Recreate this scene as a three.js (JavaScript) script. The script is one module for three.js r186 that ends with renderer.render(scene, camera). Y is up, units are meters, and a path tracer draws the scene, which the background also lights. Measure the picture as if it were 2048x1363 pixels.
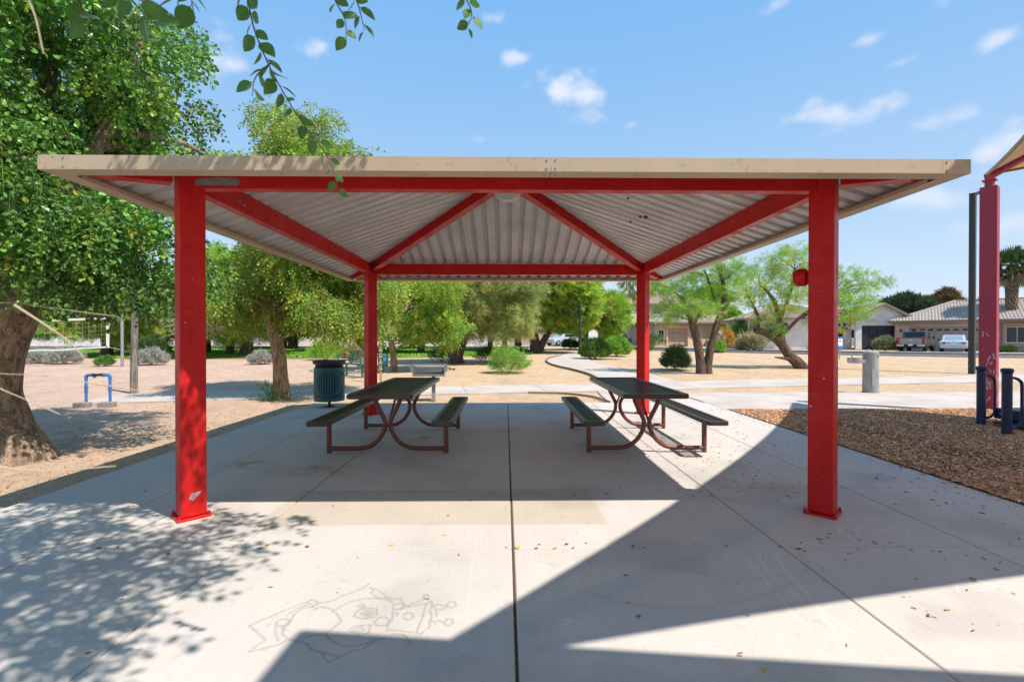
import * as THREE from 'three';
import { mergeGeometries } from 'three/addons/utils/BufferGeometryUtils.js';
import { RoundedBoxGeometry } from 'three/addons/geometries/RoundedBoxGeometry.js';

// ---------------------------------------------------------------- camera, sky, sun, exposure
const scene = new THREE.Scene();
const camera = new THREE.PerspectiveCamera(70.93, 1024 / 681, 0.05, 900);
camera.position.set(0, 1.45, 0);
camera.rotation.order = 'YXZ';
camera.rotation.set(THREE.MathUtils.degToRad(-0.361), THREE.MathUtils.degToRad(-0.779), 0);
camera.focus = 7;
camera.userData.fStop = 5;

const renderer = new THREE.WebGLRenderer({ antialias: true });
renderer.toneMapping = THREE.LinearToneMapping;
renderer.toneMappingExposure = 1.36;
renderer.shadowMap.enabled = true;

const SUN = new THREE.Vector3(0.585, 1, 0.366).normalize();
const sun = new THREE.DirectionalLight(new THREE.Color().setRGB(1, 0.965, 0.92), 4.3);
sun.name = 'sun';
sun.position.copy(SUN).multiplyScalar(80);
sun.castShadow = true;
sun.shadow.mapSize.set(4096, 4096);
Object.assign(sun.shadow.camera, { left: -60, right: 60, top: 60, bottom: -60, near: 1, far: 220 });
scene.add(sun, sun.target);

// ---------------------------------------------------------------- random numbers and noise
function rngOf(seed) {
  let a = seed >>> 0;
  return () => {
    a = (a + 0x6d2b79f5) | 0;
    let t = Math.imul(a ^ (a >>> 15), 1 | a);
    t = (t + Math.imul(t ^ (t >>> 7), 61 | t)) ^ t;
    return ((t ^ (t >>> 14)) >>> 0) / 4294967296;
  };
}
const lerp = (a, b, t) => a + (b - a) * t;
const clamp = (x, a = 0, b = 1) => Math.min(b, Math.max(a, x));
const smooth = (a, b, x) => { const t = clamp((x - a) / (b - a)); return t * t * (3 - 2 * t); };
function hash3(x, y, z) {
  let h = Math.imul(x, 374761393) + Math.imul(y, 668265263) + Math.imul(z, 2147483647 ^ 0x5bd1e995);
  h = Math.imul(h ^ (h >>> 13), 1274126177);
  return ((h ^ (h >>> 16)) >>> 0) / 4294967296;
}
function noise3(x, y, z = 0) {
  const X = Math.floor(x), Y = Math.floor(y), Z = Math.floor(z);
  let u = x - X, v = y - Y, w = z - Z;
  u = u * u * (3 - 2 * u); v = v * v * (3 - 2 * v); w = w * w * (3 - 2 * w);
  const L = (a, b, t) => a + (b - a) * t;
  return L(L(L(hash3(X, Y, Z), hash3(X + 1, Y, Z), u), L(hash3(X, Y + 1, Z), hash3(X + 1, Y + 1, Z), u), v),
    L(L(hash3(X, Y, Z + 1), hash3(X + 1, Y, Z + 1), u), L(hash3(X, Y + 1, Z + 1), hash3(X + 1, Y + 1, Z + 1), u), v), w);
}
function fbm(x, y, z = 0, oct = 4) {
  let s = 0, a = 0.5, n = 0;
  for (let i = 0; i < oct; i++) { s += a * noise3(x, y, z + i * 17.3); n += a; a *= 0.5; x *= 2.03; y *= 2.03; z *= 2.03; }
  return s / n;
}
// noise that repeats every `per` cells
function tileNoise(x, y, per, seed) {
  const X = Math.floor(x), Y = Math.floor(y);
  let u = x - X, v = y - Y;
  u = u * u * (3 - 2 * u); v = v * v * (3 - 2 * v);
  const m = (i) => ((i % per) + per) % per;
  const h = (i, j) => hash3(m(i), m(j), seed);
  return lerp(lerp(h(X, Y), h(X + 1, Y), u), lerp(h(X, Y + 1), h(X + 1, Y + 1), u), v);
}
function tileFbm(u, v, per, oct, seed) {
  let s = 0, a = 0.5, n = 0;
  for (let i = 0; i < oct; i++) { s += a * tileNoise(u * per, v * per, per, seed + i * 31); n += a; a *= 0.55; per *= 2; }
  return s / n;
}

// ---------------------------------------------------------------- sky: air and small clouds
{
  const W = 2048, H = 1024, data = new Float32Array(W * H * 4);
  // clouds: azimuth and elevation in degrees, half width, half height, thickness
  const cl = [];
  const put = (az, el, w, h, k) => cl.push([az, el, w * 1.12, h * 1.18, k * 0.78]);
  put(7.6, 27.0, 4.6, 2.1, 0.95); put(9.6, 24.8, 2.4, 1.2, 0.6); put(-31, 26.5, 3.2, 2.0, 0.85); put(-21.5, 28.8, 2.0, 1.0, 0.8);
  put(0.9, 30.3, 1.8, 0.8, 0.8); put(-2.0, 33.6, 1.6, 0.6, 0.55); put(35, 21.2, 4.6, 1.6, 0.95); put(42.5, 18.7, 2.4, 0.9, 0.55);
  put(39.5, 24, 1.8, 0.65, 0.7); put(37.5, 26.5, 1.6, 0.6, 0.65); put(46, 23.5, 1.4, 0.8, 0.7); put(45.5, 28, 3.4, 1.2, 0.7); put(29.5, 31.2, 1.5, 0.7, 0.5);
  put(42, 12.5, 5, 1.8, 0.6); put(47, 9.5, 4, 2.2, 0.5); put(46, 15.5, 3.2, 1.6, 0.75); put(14.5, 23.2, 0.9, 0.4, 0.4); put(-3, 22.5, 1.1, 0.5, 0.3);
  const r = rngOf(77);
  for (let i = 0; i < 60; i++) { const az = 58 + r() * 244; put(az > 180 ? az - 360 : az, 10 + r() * 45, 1.5 + r() * 3.5, 0.6 + r() * 1.4, 0.4 + r() * 0.5); }
  for (let j = 0; j < H; j++) {
    const el = ((j + 0.5) / H - 0.5) * 180;
    for (let i = 0; i < W; i++) {
      const th = ((i + 0.5) / W - 0.5) * 2 * Math.PI;           // atan2(z, x)
      const az = Math.atan2(Math.cos(th), -Math.sin(th)) * 180 / Math.PI; // 0 = straight ahead (-z), + right
      const e = Math.max(el, 0), t = Math.exp(-e / 20);
      let R = lerp(0.10, 0.78, t), G = lerp(0.395, 0.91, t), B = lerp(0.85, 0.99, t);
      if (e > 38) { const k = smooth(38, 90, e) * 0.25; R *= 1 - k; G *= 1 - k; B *= 1 - k * 0.8; }
      let a = 0;
      for (const [ca, ce, w, h, k] of cl) {
        let da = az - ca; if (da > 180) da -= 360; if (da < -180) da += 360;
        if (Math.abs(da) > w * 2 || Math.abs(e - ce) > h * 2) continue;
        const x = da / w, y = (e - ce) / h;
        const n = fbm(az * 0.55 + ca, e * 0.9 + ce * 3, ca, 5) - 0.5;
        const d = 1 - Math.sqrt(x * x + y * y * (y < 0 ? 1.7 : 1)) + n * 2.1;
        a = Math.max(a, smooth(0.0, 1.25, d) * k);
      }
      R = lerp(R, 0.95, a); G = lerp(G, 0.94, a); B = lerp(B, 1.0, a);
      const o = (j * W + i) * 4;
      data[o] = R * 0.765; data[o + 1] = G * 0.765; data[o + 2] = B * 0.765; data[o + 3] = 1;
    }
  }
  const t = new THREE.DataTexture(data, W, H, THREE.RGBAFormat, THREE.FloatType);
  t.mapping = THREE.EquirectangularReflectionMapping;
  t.magFilter = t.minFilter = THREE.LinearFilter;
  t.needsUpdate = true;
  scene.background = t;
  scene.environment = t;
}

// ---------------------------------------------------------------- textures
function tex(size, fn, { srgb = false, h = size } = {}) {
  const d = new Uint8Array(size * h * 4);
  for (let j = 0; j < h; j++) for (let i = 0; i < size; i++) {
    const c = fn((i + 0.5) / size, (j + 0.5) / h, i, j), o = (j * size + i) * 4;
    if (typeof c === 'number') d[o] = d[o + 1] = d[o + 2] = clamp(c) * 255;
    else { d[o] = clamp(c[0]) * 255; d[o + 1] = clamp(c[1]) * 255; d[o + 2] = clamp(c[2]) * 255; }
    d[o + 3] = 255;
  }
  const t = new THREE.DataTexture(d, size, h);
  t.wrapS = t.wrapT = THREE.RepeatWrapping;
  t.magFilter = THREE.LinearFilter; t.minFilter = THREE.LinearMipmapLinearFilter; t.generateMipmaps = true;
  if (srgb) t.colorSpace = THREE.SRGBColorSpace;
  t.needsUpdate = true;
  return t;
}
function every(t, mx, my = mx) { const c = t.clone(); c.repeat.set(1 / mx, 1 / my); c.needsUpdate = true; return c; }
const mottle = tex(512, (u, v) => 0.80 + 0.4 * (tileFbm(u, v, 4, 6, 3) - 0.5) + 0.10 * (hash3(u * 512 | 0, v * 512 | 0, 5) - 0.5));
const grain = tex(512, (u, v) => 0.5 * tileFbm(u, v, 32, 4, 9) + 0.5 * hash3(u * 512 | 0, v * 512 | 0, 7));
const wear = tex(512, (u, v) => { const s = tileFbm(u, v, 6, 5, 21); const k = tileFbm(u, v, 40, 3, 25); return 0.88 + 0.14 * (s - 0.5) - (k > 0.72 ? 0.12 : 0); });
const wearRough = tex(512, (u, v) => 0.55 + 0.7 * (tileFbm(u, v, 5, 5, 41) - 0.5) + 0.1 * (tileFbm(u, v, 60, 2, 45) - 0.5));
const paintTex = tex(512, (u, v) => { // chalky sun fading, dust and drips in the red paint
  const a = tileFbm(u, v, 4, 5, 121), d = tileNoise(u * 40, v * 3, 40, 127), s = tileFbm(u, v, 30, 3, 131), k = 0.86 + 0.22 * (a - 0.5) - 0.10 * smooth(0.72, 0.95, d) + 0.10 * (s - 0.5), f = 0.9 * smooth(0.52, 0.72, a) + 0.6 * smooth(0.66, 0.8, s);
  return [k * (1 + 0.06 * f), 0.5 * k * (1 + f), 0.5 * k * (1 + 1.1 * f)];
});
const sand = tex(1024, (u, v, i, j) => {
  const a = tileFbm(u, v, 3, 5, 51) - 0.5, b = tileFbm(u, v, 24, 4, 57) - 0.5, g = hash3(i, j, 61) - 0.5, d = tileFbm(u, v, 90, 2, 65);
  const k = 0.80 + 0.34 * a + 0.36 * b + 0.22 * g - (d > 0.74 ? 0.22 : 0);
  return [k * (1 + 0.04 * a), k, k * (1 - 0.06 * a)];
});
const barkTex = tex(512, (u, v) => {
  const w = tileFbm(u, v, 5, 4, 71), w2 = tileFbm(u, v, 7, 3, 73), f = tileNoise(u * 12 + w * 3.5, v * 4 + w2 * 2, 12, 75), g = tileFbm(u, v, 24, 4, 79), p = tileFbm(u, v, 9, 4, 87);
  return clamp(0.42 + 0.34 * smooth(0.2, 0.7, f) + 0.5 * (g - 0.5) + 0.4 * (w - 0.5) - (p > 0.6 ? 0.16 : 0));
});
const turf = tex(512, (u, v, i, j) => { const a = tileFbm(u, v, 5, 5, 81), g = hash3(i, j, 83); const k = 0.62 + 0.5 * (a - 0.5) + 0.3 * (g - 0.5); return [k * (0.9 + 0.35 * (a - 0.4)), k, k * 0.8]; });

// ---------------------------------------------------------------- materials (linear base colours)
const rgb = (c) => new THREE.Color().setRGB(c[0], c[1], c[2]);
function mat(c, { rough = 0.7, metal = 0, map, mapM = 1, bump, bumpM = 0.5, bumpScale = 0.002, roughMap, physical, side } = {}) {
  const o = { color: rgb(c), roughness: rough, metalness: metal };
  if (map) o.map = every(map, ...[].concat(mapM));
  if (bump) { o.bumpMap = every(bump, ...[].concat(bumpM)); o.bumpScale = bumpScale; }
  if (roughMap) o.roughnessMap = every(roughMap, 0.9);
  const m = physical ? new THREE.MeshPhysicalMaterial({ ...o, ...physical }) : new THREE.MeshStandardMaterial(o);
  m.side = THREE.DoubleSide;
  return m;
}
const leafMat = (c, t = 0.35, rough = 0.8, coat = 0) => { const m = new THREE.MeshPhysicalMaterial({ color: rgb(c), roughness: rough, transmission: t, thickness: 0, ior: 1.4, clearcoat: coat, clearcoatRoughness: 0.3 }); m.side = THREE.DoubleSide; return m; };
const M = {
  red: mat([0.66, 0.030, 0.026], { rough: 0.75, map: paintTex, mapM: 1.1, roughMap: wearRough, physical: { specularIntensity: 0.45 } }),
  tan: mat([0.62, 0.475, 0.325], { rough: 0.5, map: wear, mapM: 1.6 }),
  deck: mat([0.78, 0.735, 0.69], { rough: 0.5, map: mottle, mapM: 1.3, metal: 0.0 }),
  primer: mat([0.27, 0.28, 0.25], { rough: 0.8, map: mottle, mapM: 0.16 }),
  brown: mat([0.20, 0.055, 0.028], { rough: 0.42, map: wear, mapM: 0.5 }),
  plastic: mat([0.065, 0.043, 0.030], { rough: 0.36, map: wear, mapM: 0.5 }),
  mesh: mat([0.05, 0.042, 0.038], { rough: 0.32 }),
  binGreen: mat([0.02, 0.12, 0.125], { rough: 0.45, map: wear, mapM: 0.5 }),
  binLid: mat([0.035, 0.033, 0.034], { rough: 0.55, map: mottle, mapM: 0.5 }),
  green: mat([0.012, 0.16, 0.085], { rough: 0.45, map: wear, mapM: 0.6 }),
  steel: mat([0.46, 0.45, 0.43], { rough: 0.5, metal: 0.5, map: mottle, mapM: 0.3 }),
  soot: mat([0.05, 0.047, 0.044], { rough: 0.85, map: mottle, mapM: 0.3 }),
  blue: mat([0.055, 0.20, 0.55], { rough: 0.5, map: wear, mapM: 0.35 }),
  navy: mat([0.010, 0.022, 0.085], { rough: 0.4, map: wear, mapM: 0.5 }),
  block: mat([0.36, 0.30, 0.25], { rough: 0.95, map: mottle, mapM: 0.4, bump: grain, bumpScale: 0.004 }),
  pinkPost: mat([0.42, 0.045, 0.085], { rough: 0.6, map: wear, mapM: 0.7 }),
  scrape: mat([0.60, 0.42, 0.46], { rough: 0.85, map: mottle, mapM: 0.2 }),
  pole: mat([0.036, 0.036, 0.036], { rough: 0.55, map: wear, mapM: 0.6 }),
  white: mat([0.78, 0.77, 0.74], { rough: 0.6 }),
  fabric: mat([0.50, 0.295, 0.115], { rough: 0.95, map: mottle, mapM: 1.0, physical: { transmission: 0.5, thickness: 0, ior: 1.3 } }),
  fountain: mat([0.40, 0.38, 0.345], { rough: 0.8, map: mottle, mapM: 0.5, bump: grain, bumpM: 0.25, bumpScale: 0.002 }),
  chrome: mat([0.6, 0.6, 0.6], { rough: 0.22, metal: 1 }),
  wood: mat([0.36, 0.30, 0.25], { rough: 0.9, map: barkTex, mapM: [0.25, 1.6], bump: barkTex, bumpM: [0.12, 1], bumpScale: 0.004 }),
  stake: mat([0.48, 0.30, 0.14], { rough: 0.9, map: mottle, mapM: 0.4 }),
  lampGlass: mat([0.62, 0.62, 0.58], { rough: 0.25 }),
  black: mat([0.012, 0.012, 0.013], { rough: 0.45 }),
  rubber: mat([0.018, 0.018, 0.018], { rough: 0.85 }),
  glass: mat([0.02, 0.024, 0.03], { rough: 0.06 }),
  sandM: mat([0.72, 0.485, 0.285], { rough: 1, map: sand, mapM: 3.1, bump: sand, bumpM: 1.4, bumpScale: 0.02 }),
  concrete: mat([0.52, 0.475, 0.43], { rough: 0.85, map: mottle, mapM: 2.4, bump: grain, bumpM: 0.3, bumpScale: 0.0012 }),
  pinkConc: mat([0.66, 0.545, 0.455], { rough: 0.88, map: mottle, mapM: 2.1, bump: grain, bumpM: 0.3, bumpScale: 0.0015 }),
  kerb: mat([0.44, 0.41, 0.37], { rough: 0.9, map: mottle, mapM: 1.5 }),
  asphalt: mat([0.065, 0.063, 0.065], { rough: 0.9, map: mottle, mapM: 2 }),
  lawn: mat([0.30, 0.50, 0.06], { rough: 1, map: turf, mapM: 3.3, bump: turf, bumpM: 0.7, bumpScale: 0.03 }),
  grass: leafMat([0.27, 0.48, 0.05], 0.35),
  mulchBase: mat([0.27, 0.155, 0.09], { rough: 1, map: sand, mapM: 0.8, bump: sand, bumpM: 0.5, bumpScale: 0.03 }),
  spill: mat([0.34, 0.20, 0.11], { rough: 0.95 }),
  chip: mat([0.66, 0.385, 0.22], { rough: 0.95 }),
  dryLeaf: mat([0.42, 0.22, 0.07], { rough: 0.85 }),
  pebble: mat([0.46, 0.33, 0.22], { rough: 0.95 }),
  bark: mat([0.50, 0.345, 0.225], { rough: 0.95, map: barkTex, mapM: [0.5, 0.55], bump: barkTex, bumpM: [0.5, 0.55], bumpScale: 0.03 }),
  barkPale: mat([0.56, 0.38, 0.21], { rough: 0.95, map: barkTex, mapM: [0.4, 0.6], bump: barkTex, bumpM: [0.4, 0.6], bumpScale: 0.025 }),
  barkDark: mat([0.21, 0.135, 0.09], { rough: 0.95, map: barkTex, mapM: [0.45, 0.7], bump: barkTex, bumpM: [0.45, 0.7], bumpScale: 0.03 }),
  twig: mat([0.14, 0.10, 0.06], { rough: 0.9 }),
  dryTwig: mat([0.50, 0.41, 0.27], { rough: 0.9 }),
  greyTwig: mat([0.22, 0.17, 0.14], { rough: 0.95 }),
  stuccoTan: mat([0.74, 0.57, 0.41], { rough: 0.95, map: mottle, mapM: 2.5 }),
  stuccoPink: mat([0.62, 0.47, 0.385], { rough: 0.95, map: mottle, mapM: 2.5 }),
  stuccoPinkDark: mat([0.50, 0.35, 0.29], { rough: 0.95, map: mottle, mapM: 2.5 }),
  stuccoWhite: mat([0.84, 0.82, 0.79], { rough: 0.95, map: mottle, mapM: 2.5 }),
  tile: mat([0.58, 0.49, 0.41], { rough: 0.95, map: mottle, mapM: 0.9 }),
  tileRed: mat([0.55, 0.41, 0.30], { rough: 0.95, map: mottle, mapM: 0.9 }),
  trim: mat([0.26, 0.18, 0.13], { rough: 0.8 }),
  garageTan: mat([0.42, 0.31, 0.25], { rough: 0.7 }),
  garageDark: mat([0.022, 0.022, 0.03], { rough: 0.6 }),
  awning: mat([0.012, 0.05, 0.12], { rough: 0.9 }),
};

// ---------------------------------------------------------------- geometry helpers
const V = (X, Y, D) => new THREE.Vector3(X, Y, -D);       // X right, Y up, D metres ahead of the camera
function flat(g) { let q = g.index ? g.toNonIndexed() : g; for (const k of Object.keys(q.attributes)) if (!['position', 'normal', 'uv'].includes(k)) q.deleteAttribute(k); if (!q.attributes.normal) q.computeVertexNormals(); return q; }
function place(g, x = 0, y = 0, z = 0, rx = 0, ry = 0, rz = 0) { return g.applyMatrix4(new THREE.Matrix4().compose(new THREE.Vector3(x, y, z), new THREE.Quaternion().setFromEuler(new THREE.Euler(rx, ry, rz, 'YXZ')), new THREE.Vector3(1, 1, 1))); }
function box(w, h, d, x = 0, y = 0, z = 0, rx = 0, ry = 0, rz = 0, r = 0) {
  const g = r > 0 ? new RoundedBoxGeometry(w, h, d, 2, Math.min(r, w * 0.45, h * 0.45, d * 0.45)) : new THREE.BoxGeometry(w, h, d);
  return place(flat(g), x, y, z, rx, ry, rz);
}
function cyl(r0, r1, h, x = 0, y = 0, z = 0, rx = 0, ry = 0, rz = 0, n = 20, open = false) { return place(flat(new THREE.CylinderGeometry(r1, r0, h, n, 1, open)), x, y, z, rx, ry, rz); }
function lathe(pts, n = 32) { return flat(new THREE.LatheGeometry(pts.map(([r, y]) => new THREE.Vector2(r, y)), n)); }
function hexa(p) { // 8 corners: 0-3 bottom ring, 4-7 top ring
  const f = [[0, 3, 2, 1], [4, 5, 6, 7], [0, 1, 5, 4], [1, 2, 6, 5], [2, 3, 7, 6], [3, 0, 4, 7]], a = [];
  for (const q of f) for (const i of [q[0], q[1], q[2], q[0], q[2], q[3]]) a.push(...p[i].toArray());
  return tris(a);
}
function tris(a) { const g = new THREE.BufferGeometry(); g.setAttribute('position', new THREE.Float32BufferAttribute(a, 3)); g.computeVertexNormals(); return g; }
function bar(a, b, w, h, up = new THREE.Vector3(0, 1, 0)) { // rectangular bar from a to b
  const d = b.clone().sub(a), L = d.length(); d.normalize();
  const s = new THREE.Vector3().crossVectors(d, up).normalize(), u = new THREE.Vector3().crossVectors(s, d);
  const g = flat(new THREE.BoxGeometry(w, h, L));
  const m = new THREE.Matrix4().makeBasis(s, u, d.clone().negate()); m.setPosition(a.clone().add(b).multiplyScalar(0.5));
  return g.applyMatrix4(m);
}
function pipe(pts, r, n = 10, seg = 40) { return flat(new THREE.TubeGeometry(new THREE.CatmullRomCurve3(pts, false, 'catmullrom', 0.5), seg, r, n)); }
function extr(shape, depth, bevel = 0) { return flat(new THREE.ExtrudeGeometry(shape, { depth, bevelEnabled: bevel > 0, bevelThickness: bevel, bevelSize: bevel, bevelOffset: -bevel, bevelSegments: 2, curveSegments: 8, steps: 1 })); }
function boxUV(g) { // uv in metres, from the plane each face lies in
  const p = g.attributes.position, n = p.count, uv = new Float32Array(n * 2), a = new THREE.Vector3(), b = new THREE.Vector3(), c = new THREE.Vector3();
  for (let i = 0; i < n; i += 3) {
    a.fromBufferAttribute(p, i); b.fromBufferAttribute(p, i + 1); c.fromBufferAttribute(p, i + 2);
    const N = b.clone().sub(a).cross(c.clone().sub(a)), ax = Math.abs(N.x), ay = Math.abs(N.y), az = Math.abs(N.z);
    for (let k = 0; k < 3; k++) {
      const q = [a, b, c][k], o = (i + k) * 2;
      if (ay >= ax && ay >= az) { uv[o] = q.x; uv[o + 1] = q.z; } else if (ax >= az) { uv[o] = q.z; uv[o + 1] = q.y; } else { uv[o] = q.x; uv[o + 1] = q.y; }
    }
  }
  g.setAttribute('uv', new THREE.BufferAttribute(uv, 2));
  return g;
}
function merge(gs, keepUV) {
  gs = [].concat(gs).map(flat);
  for (const g of gs) if (!keepUV) g.deleteAttribute('uv');
  const g = gs.length > 1 ? mergeGeometries(gs) : gs[0];
  return keepUV ? g : boxUV(g);
}
const taken = new Map();
function numbered(n) { const k = taken.get(n) ?? 0; taken.set(n, k + 1); return k ? `${n}_${String(k).padStart(3, '0')}` : n; }
function thing(name, label, category, [X, Y, D] = [0, 0, 0], turn = 0, group) {
  const o = new THREE.Group(); o.name = numbered(name); o.position.copy(V(X, Y, D)); o.rotation.y = turn;
  o.userData = { label, category }; if (group) o.userData.group = group;
  scene.add(o); return o;
}
function part(name, gs, m, parent, keepUV = false) {
  const o = new THREE.Mesh(merge(gs, keepUV), m); o.name = name; o.castShadow = o.receiveShadow = true; parent.add(o); return o;
}
function setting(name, gs, m, label, keepUV = false) { const o = part(numbered(name), gs, m, scene, keepUV); o.userData = { kind: 'structure', label, category: name.replace(/_/g, ' ') }; return o; }
function shared(name, geo, m, parent, x = 0, y = 0, z = 0) { const o = new THREE.Mesh(geo, m); o.name = name; o.position.set(x, y, z); o.castShadow = o.receiveShadow = true; parent.add(o); return o; }
const _q = new THREE.Quaternion(), _m = new THREE.Matrix4(), _s = new THREE.Vector3(), UPV = new THREE.Vector3(0, 1, 0);
function copies(name, geo, m, items, parent = scene) { // items: {p, q, s, c}
  const o = new THREE.InstancedMesh(geo, m, items.length); o.name = name; o.castShadow = o.receiveShadow = true;
  items.forEach((it, i) => { const s = it.s; _s.set(...(Array.isArray(s) ? s : [s, s, s])); _m.compose(it.p, it.q, _s); o.setMatrixAt(i, _m); if (it.c) o.setColorAt(i, it.c); });
  o.userData.kind = 'stuff'; parent.add(o); return o;
}
function pointAlong(dir, roll) { return new THREE.Quaternion().setFromUnitVectors(UPV, dir).multiply(new THREE.Quaternion().setFromAxisAngle(UPV, roll)); }
// a sheet with a folded profile: u runs along the eave, v up the slope to top(u)
function sheet({ O, U, S, N, us, hs, top, course = 0, lift = 0 }) {
  const a = [], P = (u, v, h) => O.clone().addScaledVector(U, u).addScaledVector(S, v).addScaledVector(N, h);
  const quad = (p, q, r, s) => { for (const w of [p, q, r, p, r, s]) a.push(w.x, w.y, w.z); };
  for (let i = 0; i + 1 < us.length; i++) {
    const t0 = Math.max(0, top(us[i])), t1 = Math.max(0, top(us[i + 1]));
    if (t0 <= 0 && t1 <= 0) continue;
    if (!course) { quad(P(us[i], 0, hs[i]), P(us[i + 1], 0, hs[i + 1]), P(us[i + 1], t1, hs[i + 1]), P(us[i], t0, hs[i])); continue; }
    for (let v = 0; v < Math.max(t0, t1); v += course) {
      const a0 = Math.min(v, t0), b0 = Math.min(v + course * 1.06, t0), a1 = Math.min(v, t1), b1 = Math.min(v + course * 1.06, t1);
      quad(P(us[i], a0, hs[i] + lift), P(us[i + 1], a1, hs[i + 1] + lift), P(us[i + 1], b1, hs[i + 1]), P(us[i], b0, hs[i]));
      quad(P(us[i], a0, hs[i]), P(us[i + 1], a1, hs[i + 1]), P(us[i + 1], a1, hs[i + 1] + lift), P(us[i], a0, hs[i] + lift));
    }
  }
  return tris(a);
}
// ---------------------------------------------------------------- the ground: level at the shelter, rising gently towards the houses
const T = (D) => 0.0089 * Math.min(Math.max(D, 0), 75) * smooth(11, 22, D);
{
  const g = new THREE.PlaneGeometry(640, 640, 256, 256); g.rotateX(-Math.PI / 2); g.translate(0, 0, -120);
  const p = g.attributes.position;
  for (let i = 0; i < p.count; i++) { const x = p.getX(i), z = p.getZ(i); p.setY(i, T(-z) - 0.045 + 0.03 * (fbm(x * 0.13 + 50, z * 0.13 + 50, 3, 3) - 0.5)); }
  const col = new Float32Array(p.count * 3); // pinker granite on the net side, yellower sand on the street side
  for (let i = 0; i < p.count; i++) { const x = p.getX(i), z = p.getZ(i), k = smooth(-2.5, -6.5, x + 4 * (fbm(x * 0.2, z * 0.2, 2, 3) - 0.5)); col.set([lerp(1, 0.97, k), lerp(1, 0.95, k), lerp(1, 1.13, k)], i * 3); }
  g.setAttribute('color', new THREE.BufferAttribute(col, 3)); g.computeVertexNormals();
  const uv = g.attributes.uv; for (let i = 0; i < p.count; i++) uv.setXY(i, p.getX(i), p.getZ(i));
  M.sandM.vertexColors = true; const o = new THREE.Mesh(g, M.sandM); o.name = numbered('ground'); o.receiveShadow = true; o.userData = { kind: 'structure', label: 'tan decomposed granite ground of the park', category: 'ground' }; scene.add(o);
}
// pebbles and crumbs lying on the dirt
{
  const geo = new THREE.IcosahedronGeometry(1, 0), r = rngOf(11), items = [];
  for (let i = 0; i < 15000; i++) {
    const D = 4 + 22 * Math.pow(r(), 1.6), side = r();
    const X = side < 0.6 ? -4.45 - r() * D * 0.9 : 5 + r() * D * 0.9;
    if (side >= 0.6 && D < 13.0) continue;
    if (side < 0.6 && D > 10.6 && D < 14.2) continue;
    const s = 0.004 + 0.016 * r() * r() * r();
    items.push({ p: V(X, T(D) - 0.03 + s * 0.3, D), q: new THREE.Quaternion().setFromEuler(new THREE.Euler(r() * 6, r() * 6, r() * 6)), s: [s, s * 0.6, s * 1.2], c: rgb([0.7 + r() * 0.6, 0.7 + r() * 0.5, 0.7 + r() * 0.5]) });
  }
  const o = copies('gravel', geo, M.pebble, items); o.userData = { kind: 'stuff', label: 'small pebbles scattered over the dirt', category: 'gravel' };
}

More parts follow.
